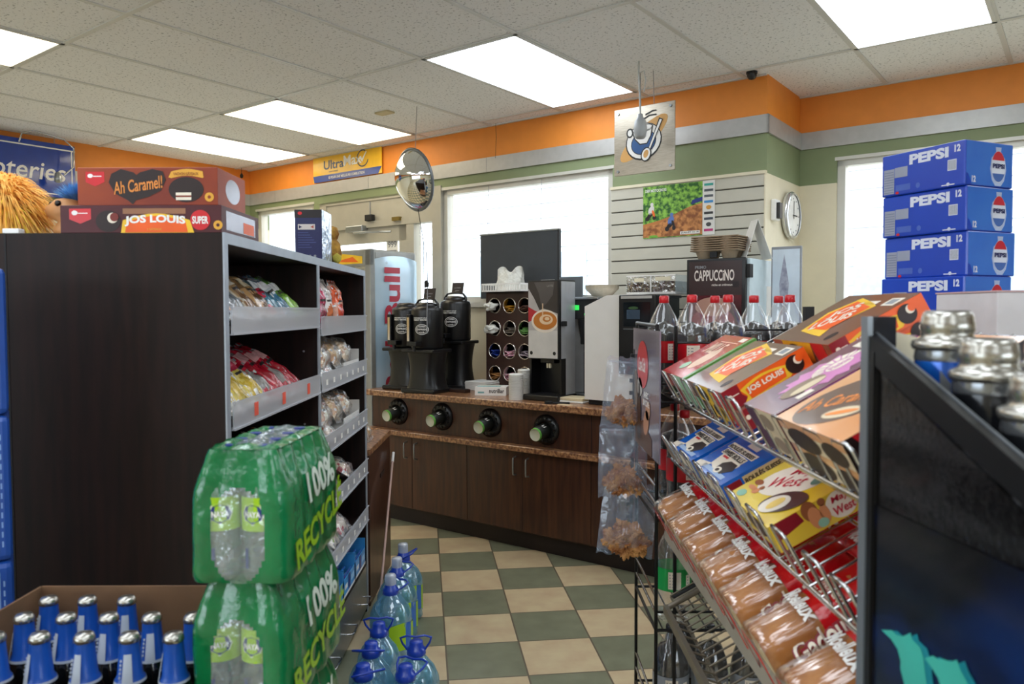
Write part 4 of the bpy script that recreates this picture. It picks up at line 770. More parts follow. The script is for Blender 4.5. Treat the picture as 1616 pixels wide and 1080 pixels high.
# far bay
G = 'upright sweet bags on the top shelf of the far bay'
for i, (y, c, l) in enumerate(((2.865, ['#d0431f', '#a51d35', '#e8e0da'], 'red and orange'), (3.0, ['#c22a5c', '#c86b8b', '#8c1f3d'], 'crimson pink'), (3.12, ['#e6dfdc', '#cfc4c2', '#cc6a30'], 'mostly clear white'), (3.32, ['#e2561f', '#dba08a', '#c93a2c'], 'bright orange topped'))):
    snack('sweet_bag', X - .04, y, SH[1][0] + .002, .16, .20, .06, c, l + ' sweet bag standing on the top shelf of the far bay', 'sweet bag', G, 10, 90, 50 + i)
PB = P('white_tray_card', '#e3e1dd', .6)
PAST = [['#d9b27a', '#c98e4e', '#eadfc8'], ['#7c4a2e', '#c9a377', '#e9dfd0'], ['#e2c39a', '#b9773f', '#efe6d6'], ['#c7a98c', '#d84f32', '#eee5da']]
for k, (zi, names) in enumerate(((1, 'second'), (2, 'third'))):
    z = SH[1][zi]
    t2 = empty('pastry_box', (X - .10, 3.10, z), 'open white carton full of wrapped pastries on the %s shelf of the far bay' % names, 'carton')
    m = MB(); m.box(-.11, .10, -.31, .44, 0, .004, PB); m.box(.095, .10, .12, .44, 0, .055, PB); m.box(.095, .10, -.31, .12, 0, .03, PB); m.box(-.11, .10, .436, .44, 0, .1, PB); m.box(-.11, -.105, -.31, .44, 0, .08, PB); m.box(-.11, .10, -.31, -.306, 0, .04, PB); m.build('carton', t2)
    ds_ = ('nearest', 'second', 'third', 'fourth', 'fifth', 'sixth', 'farthest')
    for i in range(7): snack('wrapped_pastry', X - .03 - .02 * (i % 2), 2.86 + i * .10, z + .035, .125, .15, .07, PAST[i % 4], ds_[i] + ' clear wrapped pastry in the carton on the %s shelf' % names, 'pastry', 'wrapped pastries in the %s shelf carton' % names, 30, 90, 60 + i + 10 * k, clear=True, twist=rnd(-8, 8))
    for i in range(3): snack('wrapped_pastry', X + .0, 2.80 + i * .13, z + .012, .11, .13, .04, [PAST[3], PAST[1], ['#8f86b0', '#d8c7b0', '#b06a4a']][(i + k) % 3], ('nearest', 'middle', 'farthest')[i] + ' clear packet lying in front of the carton on the %s shelf' % names, 'pastry', 'clear packets in front of the %s shelf carton' % names, 62, 90, 80 + i + 10 * k, clear=True, twist=-8)
SW = [['#e8dac2', '#a23a34', '#dcb9a0'], ['#c9cdd8', '#5a6f9a', '#e8e2d8'], ['#b5473c', '#e7d9c2', '#d8c2aa'], ['#e5d3b5', '#c4b190', '#efe9dc'], ['#efd9c0', '#a8323a', '#d9b9a9']]
for i in range(5): snack('sandwich_pack', X - .0 - .04 * (i % 2), 2.80 + i * .15, SH[1][3] + .01, .14, .16, .065, SW[i], ('nearest', 'second', 'third', 'fourth', 'farthest')[i] + ' clear wrapped sandwich on the fourth shelf of the far bay', 'sandwich', 'wrapped sandwiches on the fourth shelf', 58, 90, 100 + i, clear=True, twist=rnd(-10, 10))
for i in range(4): snack('wrap_pack', X - .0, 2.78 + i * .17, SH[1][4] + .01, .15, .19, .07, [['#ead9cf', '#b0203c', '#e6d8c9'], ['#e9dcc6', '#6fae3a', '#e0cdb5'], ['#e8e0d2', '#86b64a', '#d9c5b0'], ['#ead9cf', '#b03a4c', '#e6d8c9']][i], ('nearest', 'second', 'third', 'farthest')[i] + ' soft wrap in a printed clear packet on the fifth shelf', 'wrap', 'wraps on the fifth shelf', 52, 90, 110 + i, clear=True, twist=rnd(-8, 8))
BB = P('candy_blue', '#3f9be0', .35, coat=.2); BN = P('candy_navy', '#24307a', .35)
for i in range(4):
    t2 = empty('candy_box', (X - .09, 2.72 + i * .235, .252), ('nearest', 'second', 'third', 'farthest')[i] + ' open light blue candy display box on the base deck', 'candy box', (0, R(0), 0), 'blue candy boxes on the base deck')
    m = MB(); m.box(-.11, .11, -.11, .11, 0, .004, BB); m.box(.106, .11, -.11, .11, 0, .075, BB); m.box(-.11, .11, -.11, -.106, 0, .12, BB); m.box(-.11, .11, .106, .11, 0, .12, BB); m.box(-.11, -.106, -.11, .11, 0, .19, BB)
    f = Face(m, (.1104, -.11, 0), (0, 1, 0), (0, 0, 1)); f.rect(.0, .0, .22, .012, WHITE); f.rect(.085, .012, .125, .075, BN); f.rect(.02, .03, .07, .05, WHITE); f.rect(.14, .03, .2, .055, P('candy_pale', '#a9d3f2')); m.build('carton', t2)
    m = MB()
    for k in range(6):
        m.M = Matrix.Translation((-.07 + k * .028, 0, .03)) @ Matrix.Rotation(R(-55), 4, 'Y'); m.box(-.05, .05, -.1, .1, -.006, .006, P('candy_wrap', '#2b7fd0', .2, coat=.5, c2='#5b3a86', scale=18), .004, 1); m.box(-.02, .03, -.05, .05, .006, .0068, P('candy_mark', '#bfe0f5'))
    m.build('candy_bars', t2)
# ---------------------------------------------------------------- on top of the shelving unit
MAR = P('maroon_print', '#4a0f18', .45); BRN = P('caramel_print', '#a8430f', .45, c2='#7c2810', scale=3); OCR = P('ochre_print', '#e0a437', .4); CHO = P('choco_print', '#23100f', .45); HT = P('dull_orange_print', '#f0601a', .4)
def ribbon(f, x, y, w, h):
    f.poly([(x, y + h * .3), (x + w / 2, y), (x + w, y + h * .3), (x + w, y + h), (x, y + h)], RED, 1); f.ell(x + w * .25, y + h * .72, w * .14, w * .11, WHITE, 2); f.rect(x + w * .4, y + h * .66, x + w * .85, y + h * .72, WHITE, 2)
def cake(f, cx, cy, r, L=2):
    f.ell(cx, cy, r, r * .85, CHO, L); f.ell(cx + r * .35, cy + r * .25, r * .42, r * .42, P('cake_cream', '#efe3cf', .5), L + 1); f.ell(cx + r * .5, cy + r * .32, r * .34, r * .34, P('cake_red', '#7d2a22', .5), L + 2)
w, d, h = .385, .27, .066; mb = MB(); mb.box(-w / 2, w / 2, -d / 2, d / 2, 0, h, MAR, .001, 1); fr, tp, lf, rt, bk = faces(mb, w, d, h)
ribbon(fr, .022, .022, .052, .036); cake(fr, .115, .028, .03)
fr.poly([(.145, .0), (.15, .03)] + [(.15 + .16 * k / 8, .03 + .016 * sin(pi * k / 8)) for k in range(9)] + [(.32, .0)], YEL, 3); fr.poly([(.155, .001), (.16, .026)] + [(.16 + .14 * k / 8, .026 + .014 * sin(pi * k / 8)) for k in range(9)] + [(.305, .001)], HT, 4)
fr.text('JOS LOUIS', .227, .027, .024, WHITE, 5, w=.145, off=.04, arc=.004); fr.rect(.15, .045, .3, .058, P('tan_patch', '#9a6a4c'), 2); fr.text('2 GÂTEAUX', .225, .009, .006, OCR, 5)
fr.ell(.335, .03, .024, .024, RED, 3); fr.text('SUPER', .335, .03, .018, WHITE, 5, w=.038, off=.03); fr.ell(.377, .018, .011, .011, OCR, 3); fr.ell(.377, .018, .004, .004, MAR, 4)
rt.rect(.03, .01, .24, .056, P('foil_reflect', '#8f8c95', .2, .4), 1); rt.rect(.15, .012, .23, .04, HT, 2)
o = mb.build('snack_box', loc=(GX - .003 - .1925, GY0 + .136, GZ)); tag(o, 'maroon and orange chocolate cake box on top of the shelving unit, under the caramel box', 'box')
w, d, h = .335, .19, .09; mb = MB(); mb.box(-w / 2, w / 2, -d / 2, d / 2, 0, h, BRN, .001, 1); fr, tp, lf, rt, bk = faces(mb, w, d, h)
ribbon(fr, .02, .045, .045, .035)
hp = [(.075, .055), (.082, .075), (.105, .086), (.135, .078), (.142, .072), (.15, .078), (.18, .086), (.205, .08), (.212, .06), (.2, .035), (.17, .02), (.14, .012), (.132, .002), (.12, .012), (.09, .028)]
fr.poly(hp, CHO, 2); fr.text('Ah Caramel!', .145, .048, .03, P('caramel_text', '#e08a3a'), 4, w=.12, ang=8, off=.015, shear=.2); fr.ell(.26, .037, .042, .03, CHO, 2); fr.rect(.235, .012, .272, .03, P('cake_cream', ''), 3); fr.rect(.235, .019, .272, .023, BRN, 4)
fr.poly([(.218, .066), (.225, .08)] + [(.225 + .075 * k / 6, .08 + .006 * sin(pi * k / 6)) for k in range(7)] + [(.302, .066)] + [(.3 - .075 * k / 6, .064 + .006 * sin(pi * k / 6)) for k in range(7)], OCR, 2); fr.text('VACHON GÂTEAUX', .26, .075, .008, BRN, 3, w=.06)
fr.ell(.315, .019, .011, .011, OCR, 3); fr.ell(.315, .019, .004, .004, BRN, 4); rt.ell(.1, .045, .05, .03, P('foil_reflect', ''), 1)
o = mb.build('snack_box', loc=(GX - .012 - w / 2, GY0 + .10, GZ + .066)); tag(o, 'brown and orange caramel cake box with a dark heart, topmost on the shelving unit', 'box')
w, d, h = .10, .15, .185; mb = MB(); NV = P('deep_navy_print', '#1f2452', .45); mb.box(-w / 2, w / 2, -d / 2, d / 2, 0, h, NV, .004); fr, tp, lf, rt, bk = faces(mb, w, d, h)
fr.rect(.0, .155, w, h, DARKP); fr.ell(.02, .172, .008, .006, RED, 2); fr.rect(.012, .112, .075, .132, P('label_cream', '#cfc6c0')); fr.poly([(.016, .116), (.028, .122), (.016, .128)], NV, 3); fr.poly([(.07, .116), (.058, .122), (.07, .128)], P('brick_print', '#a8493a'), 3)
for k in range(7): fr.rect(.012, .1 - k * .009, .05 + (k * 37 % 30) / 1000, .102 - k * .009, P('dim_blue_text', '#4a5288'))
for k in range(4): fr.ell(.02 + k * .018, .015, .005, .005, GREY, 2, n=10)
rt.rect(.0, .0, .15, .185, P('foil_white', '#c8d3e6', .12, .5, bump=.8, bscale=20), 1); o = mb.build('navy_box', loc=(GX - .052 - .005, 2.92, GZ)); tag(o, 'tall navy box with a silvery side on top of the shelving unit', 'box')
t2 = empty('yellow_plush', (GX - .03, 3.09, GZ), 'small yellow and brown plush toy behind the navy box', 'plush toy')
m = MB(); PLY = P('plush_yellow', '#d9a94a', .95, c2='#8a5a2a', scale=22, bump=.6, bscale=200); PLY2 = P('plush_lemon', '#cfc255', .95, bump=.6, bscale=200)
m.lathe([(0, 0), (.03, .005), (.042, .04), (.035, .08), (.02, .1), (0, .102)], PLY, 16); m.build('body', t2); m = MB(); m.lathe([(0, -.03), (.025, -.02), (.032, 0), (.024, .025), (0, .034)], PLY, 16, c=(0, 0, .12)); m.build('head', t2)
for sx in (-.02, .03): m = MB(); m.lathe([(0, -.02), (.016, -.01), (.018, .01), (0, .022)], PLY2, 12, c=(sx, -.035, .02)); m.build('foot', t2)
# plush toys with long hair at the near left, generic
def hairtuft(mb, c, n, l, w, mat, up=(0, 0, 1), spread=1.0, droop=.6, seed=1, r0=.05):
    rg = random.Random(seed)
    for k in range(n):
        a = rg.uniform(0, 2 * pi); b = rg.uniform(0, 1) ** .6 * spread; dx, dy, dz = sin(b) * cos(a), sin(b) * sin(a), cos(b)
        ll = l * rg.uniform(.65, 1.05); p = []
        for q in range(5):
            s_ = q / 4; p.append((c[0] + dx * (r0 + ll * s_), c[1] + dy * (r0 + ll * s_), c[2] + dz * (r0 + ll * s_) - droop * ll * s_ * s_))
        sx = -dy; sy = dx; nn = sqrt(sx * sx + sy * sy) + 1e-6; sx /= nn; sy /= nn
        vs = []
        for q, pp in enumerate(p):
            ww = w * (1 - (q / 4) ** 1.5 * .95); vs += [(pp[0] - sx * ww, pp[1] - sy * ww, pp[2]), (pp[0], pp[1], pp[2] + ww * .8), (pp[0] + sx * ww, pp[1] + sy * ww, pp[2])]
        mb.add(vs, [f_ for q in range(4) for f_ in ((q * 3, q * 3 + 1, q * 3 + 4, q * 3 + 3), (q * 3 + 1, q * 3 + 2, q * 3 + 5, q * 3 + 4))], mat, True)
SKIN = P('doll_tan', '#cf945f', .5, var=.04)
t2 = empty('long_haired_plush_toy', (-1.30, 1.98, GZ), 'plush toy with long shaggy orange hair at the left end of the shelving top', 'plush toy')
m = MB(); m.lathe([(0, 0), (.05, .0), (.06, .03), (.05, .07), (.058, .10), (.05, .14), (0, .16)], SKIN, 20); m.build('body', t2)
m = MB(); m.lathe([(0, -.018), (.012, -.012), (.014, 0), (.01, .014), (0, .018)], SKIN, 12, c=(.062, -.02, .075)); m.build('ear', t2)
m = MB(); OH_ = P('hair_orange', '#f8a838', .7, c2='#ffcf70', scale=25, spec=.3); OH2 = P('hair_yellow', '#f8cf2a', .7, c2='#ffe060', scale=25, spec=.3)
m.lathe([(0, .02), (.06, .03), (.078, .07), (.07, .12), (.045, .155), (0, .17)], OH_, 28, lump=lambda a, z: 1 + .05 * sin(a * 17)); hairtuft(m, (0, 0, .08), 1500, .085, .0028, OH_, spread=2.0, droop=.7, seed=3, r0=.06); hairtuft(m, (.02, -.02, .06), 260, .09, .003, OH2, spread=2.0, droop=.6, seed=4, r0=.03); tag(m.build('shaggy_hair', t2), 'shaggy orange hair, yellower at the bottom', kind='stuff')
mb = MB(); mb.box(-.02, .02, -.012, .012, 0, .012, WHITE, .002); o = mb.build('price_tag', loc=(-1.20, 1.866, GZ)); tag(o, 'small white tag at the shelving edge under the orange hair', 'tag')
t2 = empty('blue_haired_doll', (-1.128, 1.975, GZ), 'small tan doll with a tuft of blue hair beside the cake boxes', 'doll')
m = MB()
m.lathe([(0, 0), (.03, .0), (.035, .02), (.025, .04), (.038, .055), (.04, .075), (.03, .095), (0, .104)], SKIN, 24, lump=lambda a, z: 1 + (.35 * max(0, cos(a - pi * 1.08)) ** 8 if .05 < z < .08 else 0)); m.build('body', t2)
for a in (200, 262): m = MB(); m.lathe([(0, -.009), (.007, -.005), (.008, 0), (.006, .006), (0, .008)], P('doll_eye', '#1a120e', .2), 12, c=(.037 * cos(R(a)), .037 * sin(R(a)), .083)); m.build('eye', t2)
m = MB(); hairtuft(m, (.022, 0, .085), 420, .05, .002, P('hair_blue', '#3f8fd6', .6, c2='#79b6e8', scale=30), spread=1.1, droop=.05, seed=8, r0=.015); tag(m.build('blue_hair', t2), 'tuft of blue hair', kind='stuff')
mb = MB(); mb.box(-.1, .1, -.06, .06, 0, .012, P('tray_orange', '#d8701e', .5)); o = mb.build('orange_card', loc=(-1.18, 2.1, GZ)); tag(o, 'flat orange card lying between the two toys', 'card')

# ---------------------------------------------------------------- blue beer cases at the left edge
def case(z, label):
    m = MB(); m.box(-.42, 0, 0, .20, 0, .30, P('case_blue', '#1c4a9e', .4, coat=.2), .012); f = Face(m, (-.42, -.0004, 0), (1, 0, 0), (0, 0, 1)); LB = P('case_lines', '#7f9fd6', .5)
    f.rect(.395, .02, .397, .28, LB); f.rect(.3, .272, .38, .275, LB); f.poly([(.33, .255), (.39, .275), (.39, .28), (.33, .26)], LB)
    for k in range(12): f.rect(.402, .03 + k * .02, .405, .042 + k * .02, LB)
    return tag(m.build('beer_case', loc=(-1.03, 1.57, z), rot=(0, 0, R(33))), label, 'beer case', 'blue beer cases stacked at the left edge')
case(.91, 'blue beer case at the left edge, second from the top'); case(1.212, 'topmost blue beer case at the left edge')
case(.608, 'lower blue beer case at the left edge'); case(.306, 'blue beer case low in the left stack'); case(.004, 'bottom blue beer case in the left stack')
# ---------------------------------------------------------------- open carton of beer bottles, standing on two closed cartons
t2 = empty('bottle_carton', (-.665, 1.21, .695), 'open brown cardboard carton full of blue necked beer bottles', 'carton')
m = MB(); CX, CY, CH = .182, .155, .235
m.box(-CX, CX, -CY, CY, 0, .004, KRAFTD); m.box(-CX, CX, CY - .004, CY, 0, CH, KRAFTD); m.box(-CX, CX, -CY, -CY + .004, 0, CH - .05, KRAFTD); m.box(-CX, -CX + .004, -CY, CY, 0, CH, KRAFTD); m.box(CX - .004, CX, -CY, CY, 0, .135, KRAFTD); m.box(CX - .004, CX, CY - .03, CY, .135, CH, KRAFTD); m.build('carton', t2)
m = MB(); m.box(-.23, .19, -.2, .155, .35, .693, KRAFTD, .004); o = m.build('closed_carton', loc=(-.665, 1.21, 0)); tag(o, 'closed brown carton directly under the open bottle carton', 'carton')
m = MB(); m.box(-.23, .19, -.2, .155, 0, .348, KRAFTD, .004); o = m.build('closed_carton', loc=(-.665, 1.21, 0)); tag(o, 'closed brown carton on the floor below the bottle cartons', 'carton')
BG = P('beer_glass', '#0c0d10', .08, coat=.5); BL = P('beer_label_blue', '#1450ae', .35, coat=.2, c2='#0f4090', scale=8); BW = P('beer_label_white', '#b8c0cc', .4)
def beer(x, y, rz, label):
    t = empty('beer_bottle', (x, y, .70), label, 'beer bottle', (0, 0, rz), 'beer bottles in the open carton')
    m = MB(); m.lathe([(0, 0), (.028, 0), (.0305, .006), (.0305, .12), (.026, .145), (.0165, .165), (.0135, .20), (.013, .222), (0, .222)], BG, 20); m.build('bottle', t)
    m = MB(); m.lathe([(.0222, .157), (.0182, .165), (.0152, .20), (.0142, .215)], BL, 24); m.lathe([(.0232, .154), (.0224, .158)], BW, 24)
    for q, (a0, a1) in enumerate(((-20, 20),)):
        vs = []; 
        for a in range(a0, a1 + 1, 8): vs += [(.0226 * cos(R(a)), .0226 * sin(R(a)), .158), (.0156 * cos(R(a)), .0156 * sin(R(a)), .20)]
        m.add(vs, [(2 * k, 2 * k + 2, 2 * k + 3, 2 * k + 1) for k in range(len(vs) // 2 - 1)], BW)
    for k in range(5): a = R(-32); z = .165 + k * .006; r = .0226 - (z - .157) * .165; m.box(r * cos(a) - .0012, r * cos(a) + .0012, r * sin(a) - .0012, r * sin(a) + .0012, z, z + .003, BW)
    m.build('neck_label', t)
    m = MB(); m.lathe([(.0135, .214), (.0158, .216), (.0152, .222), (.012, .2275), (0, .2285)], TIN, 21, lump=lambda a, z: 1 + (.04 * sin(21 * a / 1.0) if z < .218 else 0)); m.build('crown_cap', t)
rows = (('back', 1.318, (-.805, -.738, -.67, -.595)), ('second', 1.242, (-.80, -.731, -.661, -.591, -.523)), ('third', 1.166, (-.797, -.728, -.659, -.59, -.522)), ('front', 1.092, (-.79, -.72, -.655, -.59, -.525)))
on = ('leftmost', 'second from left', 'third from left', 'fourth from left', 'rightmost')
for rn, y, xs in rows:
    if rn == 'front': continue
    for i, x in enumerate(xs):
        if rn == 'back' and i == 3: continue
        beer(x, y, R((-130, -75, -150, -100, -160)[(i * 3 + (0 if rn == 'back' else 2)) % 5]), '%s blue necked beer bottle in the %s row of the carton' % (on[i], {'back': 'back', 'second': 'middle', 'third': 'nearest'}[rn]))
# ---------------------------------------------------------------- green wrapped packs of water bottles
GW = P('green_shrink_film', '#0a6637', .2, coat=.5, bump=.5, bscale=22, c2='#0f7d48', scale=5); LIME = P('lime_label', '#a5cf22', .35); NAYB = P('label_navy', '#24337f', .35); WB = FILM('bottle_clear', gloss=.1, rough=.1, diff=.14, dcol='#cfe3e6', bump=.6, scale=40, edge=.25)
def waterpack(z, label, rz, seed):
    t = empty('water_pack', (-.405, 1.28, z), label, 'pack of water', (0, 0, rz), 'green wrapped packs of water bottles'); t.scale = (.7, .7, .7); W2, D2, H = .115, .20, .285
    m = MB(); r = .046; cols_n = 5
    def sup(u):       # outline of the wrap with scallops where bottles press
        a = 2 * pi * u; c_, s_ = cos(a), sin(a); q = (abs(c_) ** 8 + abs(s_) ** 8) ** (-1 / 8.); x, y = W2 * c_ * q, D2 * s_ * q
        sc = 0
        if abs(c_ * q) >= .98: sc = -.006 * (1 - abs(cos(pi * (y / D2) * 2.5 + pi / 2)))
        elif abs(s_ * q) >= .98: sc = -.006 * (1 - abs(cos(pi * (x / W2) * 1.25)))
        return x, y, sc
    holes = lambda u, v: (abs((u - .75)) < .045 and .28 < v < .70)
    prof = [(0, .965), (.04, 1), (.10, 1.0), (.45, 1.0), (.62, .99), (.70, .96), (.8, .88), (.88, .80), (.95, .74), (1.0, .68)]
    def fn(u, v):
        x, y, sc = sup(u)
        for (a, ka), (b, kb) in zip(prof, prof[1:]):
            if v <= b + 1e-9: k = ka + (kb - ka) * (v - a) / (b - a + 1e-9); break
        n = noise.noise(Vector((x * 14 + seed, y * 14, v * 4))) * .005; cap = 0
        if v > .72:   # neck bumps
            cap = .012 * (v - .72) / .28 * cos(2 * pi * (y / D2) * 2.5 + pi) if abs(x) > W2 * .6 else 0
        sx = 1 - (1 - k) * (.9 if abs(x) > abs(y) * .57 else .5); 
        return (x * (k) + (sc + n + cap) * (1 if x > 0 else -1) * (abs(x) / W2) ** 4, y * (1 - (1 - k) * .45) + (sc + n) * (1 if y > 0 else -1) * (abs(y) / D2) ** 8, H * v)
    NU, NV_ = 120, 40
    def mf(u, v):
        x, y, _ = sup(u)
        if y < -D2 * .97:   # oval window in the end face
            if (x / .062) ** 2 + ((v - .36) / .37) ** 2 < 1: return WB
        return GW
    m.grid(fn, NU, NV_, GW, matfn=mf)
    # top: the wrap sags between the bottle necks and opens over the caps
    def top(u, v):
        x = (u - .5) * 2; y = (v - .5) * 2; k = .68; yy = 1 - .32 * .45
        q = max(abs(x), abs(y)); n = noise.noise(Vector((x * 3 + seed, y * 5, 0)))
        # map square to the wrap outline
        a = math.atan2(y, x); c_, s_ = cos(a), sin(a); qq = (abs(c_) ** 8 + abs(s_) ** 8) ** (-1 / 8.) / max(abs(c_), abs(s_)) ** -1
        X_, Y_ = x * W2 * k * qq, y * D2 * yy * qq
        return (X_, Y_, H * 1.0 + (1 - q ** 6) * (.012 * abs(cos(2.5 * pi * (y) / 1)) * abs(cos(pi * x)) + .006 * n))
    def mt(u, v): return WB if (abs(u - .5) < .27 and abs(v - .5) < .38) else GW
    m.grid(top, 24, 36, GW, matfn=mt)
    m.build('shrink_wrap', t)
    # printed lettering follows the long side
    m = MB(); sx = W2 + .0015
    def side(vs, fs, mat, L):
        m.add([(W2 - (.0 if zz < H * .6 else (zz / H - .6) * .055) + .0025 + .0004 * L, yy, zz) for yy, zz in vs], fs, mat)
    def stext(s_, cy, cz, h, w, mat, ang=0, L=1):
        vs, fs, tw, th = glyphs(s_, .03); A = R(ang); out = []
        for x, y in vs: x *= w / tw; y *= h / th; out.append((cy + x * cos(A) - y * sin(A), cz + x * sin(A) + y * cos(A)))
        side(out, fs, mat, L)
    LT = P('wrap_white_ink', '#d8e6d8', .3); LG_ = P('wrap_lime_ink', '#9cc926', .3)
    stext('100%', .03, .185, .072, .20, LT, 4); stext('RECYCLÉ', .01, .088, .085, .36, LG_, 10, 2); 
    m.build('side_lettering', t)
    # bottles seen through the end window
    for i, bx in enumerate((-.055, .038)):
        b_ = MB(); b_.lathe([(0, .004), (.04, .004), (.0435, .02), (.041, .04), (.0435, .06), (.041, .08), (.0435, .1), (.0435, .19), (.041, .205), (.025, .245), (.014, .262), (.014, .282)], WB, 24, c=(bx, -D2 + .05, 0)); bo = b_.build('water_bottle', t)
        l = MB(); l.lathe([(.0442, .112), (.0442, .185)], LIME, 28, c=(bx, -D2 + .05, 0))
        rr = .0448
        def wrapl(vs, fs, mat, L, a0=-90):
            l.add([(bx + (rr + .0004 * L) * cos(R(a0) + x / rr), -D2 + .05 + (rr + .0004 * L) * sin(R(a0) + x / rr), zz) for x, zz in vs], fs, mat)
        a0 = (-70, -98)[i]
        hexp = [(-.024, .15), (-.016, .165), (0, .17), (.016, .165), (.024, .15), (.018, .137), (0, .128), (-.018, .137)]
        wrapl([(x * 1.15, .149 + (z_ - .149) * 1.18) for x, z_ in hexp], [tuple(range(8))], P('label_pale', '#dfe8c8'), 1, a0); wrapl(hexp, [tuple(range(8))], NAYB, 2, a0)
        vs, fs, tw, th = glyphs('NAYA', .04); wrapl([(x / tw * .036, .149 + y / th * .013) for x, y in vs], fs, WHITE, 3, a0)
        wrapl([(-.07, .12), (-.05, .12), (-.05, .15), (-.07, .15)], [(0, 1, 2, 3)], WHITE, 1, a0)
        for q in range(5): wrapl([(-.069 + q * .004, .122), (-.067 + q * .004, .122), (-.067 + q * .004, .148), (-.069 + q * .004, .148)], [(0, 1, 2, 3)], NAYB, 2, a0)
        wrapl([(-.004, .03), (.004, .03), (.004, .075), (-.004, .075)], [(0, 1, 2, 3)], NAYB, 1, a0 - 20)
        l.build('label', bo)
    c = MB(); 
    for cx in (-.05, .03): 
        for k in range(4): c.cyl((cx, -.13 + k * .085, H - .012), (cx, -.13 + k * .085, H + .004), .014, NAYB, 14)
    c.build('bottle_caps', t)
waterpack(1.012, 'topmost green wrapped pack of water bottles in front of the shelving', R(-3), 1)
waterpack(.811, 'second green pack of water bottles, right under the topmost one', R(-5), 5)
waterpack(.610, 'third green pack of water bottles, lowest in the pile', R(-3), 8)
m = MB(); m.box(-.085, .085, -.145, .145, 0, .607, KRAFTD, .004); o = m.build('carton_column', loc=(-.405, 1.28, 0)); tag(o, 'brown carton under the green water packs, below the frame', 'carton')
# ---------------------------------------------------------------- big water jugs on the floor
JB = FILM('jug_plastic', gloss=.12, rough=.08, tint='#cdebf8', diff=.26, dcol='#8fd2f0', bump=.4, scale=14, edge=.4); CB = P('cap_blue', '#1a43b8', .3, coat=.3); CC = FILM('clear_overcap', gloss=.25, rough=.15, diff=.45, dcol='#dfe9f5', bump=0); WT = FILM('water_tint', gloss=.03, tint='#d8eff8', bump=0)
def jug(x, y, big, ha, label, tilt=15):
    t = empty('water_jug', (x, y, 0), label, 'water jug', (0, 0, R(ha)), 'blue tinted water jugs in a row on the floor')
    r, h = (.088, .27) if big else (.076, .255)
    m = MB(); pr = [(0, .006), (r * .8, 0), (r, .012)]
    for k in range(6): pr += [(r * .965, .03 + k * .02), (r, .04 + k * .02)]
    pr += [(r, h * .62), (r * .97, h * .70), (r * .8, h * .82), (r * .5, h * .93), (.026, h), (.024, h + .012)]
    m.lathe(pr, JB, 28, lump=lambda a, z: 1 + .018 * cos(4 * a) + .01 * cos(10 * a) * (z > h * .6)); m.build('jug', t)
    m = MB(); m.lathe([(0, .01), (r * .9, .01), (r * .93, h * .62), (r * .72, h * .82), (0, h * .84)], WT, 24); m.build('water', t)
    m = MB(); m.lathe([(.030, h - .004), (.033, h), (.031, h + .018), (.024, h + .022), (.022, h + .04), (.020, h + .043), (0, h + .043)], CB, 24, lump=lambda a, z: 1 + (.02 * cos(24 * a) if z > h + .02 else 0)); cp = m.build('cap', t)
    if big: m = MB(); m.lathe([(.023, h + .03), (.023, h + .07), (.020, h + .076), (0, h + .077)], CC, 20); m.build('clear_overcap', cp)
    m = MB(); T_ = R(tilt); loop = [(.028, 0), (.046, .03), (.052, .052), (.03, .06), (.0, .055), (-.03, .06), (-.052, .052), (-.046, .03), (-.028, 0)]
    m.tube([(a, -sin(T_) * b * 1.15, h + .01 + cos(T_) * b * 1.0) for a, b in loop], .0038, CB, 8); m.build('handle', t)
    if big:
        m = MB(); nu = 18; m.grid(lambda u, v: ((r + .0016) * cos(-1.5 + 2.4 * u), (r + .0016) * sin(-1.5 + 2.4 * u), .05 + .11 * v + .01 * sin(u * 6)), nu, 3, LIME, matfn=lambda u, v: LIME if not (.35 < u < .5) else P('label_blue', '#3a6fc4')); m.build('label', t, rot=(0, 0, R(-ha)))
JG = [(-.508, 3.53, 1, 80, 'farthest big jug with a clear overcap'), (-.506, 3.325, 1, 150, 'second farthest jug with a clear overcap'), (-.500, 3.11, 1, 140, 'big jug with a clear overcap and green label, third from the far end'),
      (-.484, 2.74, 0, 5, 'jug with an upright handle, first behind the clear capped ones'), (-.482, 2.575, 0, 0, 'jug with its handle lying flat, in the left near row'), (-.478, 2.41, 0, 30, 'jug next to the nearest one in the left row'), (-.473, 2.245, 0, -10, 'nearest jug in the left row, only its handle in frame'),
      (-.330, 2.585, 0, 3, 'far jug of the right row with an upright handle'), (-.342, 2.405, 0, 160, 'near jug of the right row with its handle swung left')]
for x, y, b_, ha, l in JG: jug(x, y, b_, ha, l, 15 if 'upright' in l else 60 if not b_ else 55)

for i, (y, z, l) in enumerate(((3.74, .765, 'nearest'), (3.84, .765, 'middle'), (3.94, .765, 'farthest'))):
    snack('pastry_pack', -.72, y, z + .004, .10, .14, .055, [['#d9a24e', '#c9803a', '#efe0c8'], ['#e3c79a', '#c06a3a', '#efe6da']][i % 2], l + ' clear pastry pack leaning on the brown low cabinet', 'pastry', 'pastry packs on the low cabinet', 40, 90, 130 + i, clear=True, twist=rnd(-6, 6))
for i in range(4):
    x, y, z = S(-3.885 + (i % 2) * .085, 3.925 + (i // 2) * .05, CT + .014)
    snack('pastry_pack', x, y, z, .085, .10, .045, [['#e0a85c', '#c9803a', '#efe0c8'], ['#e8c79a', '#c9703a', '#efe6da']][i % 2], ('left front', 'right front', 'left rear', 'right rear')[i] + ' wrapped pastry in the white tray at the left counter end', 'pastry', 'wrapped pastries in the counter tray', 25, -37, 140 + i, clear=True)

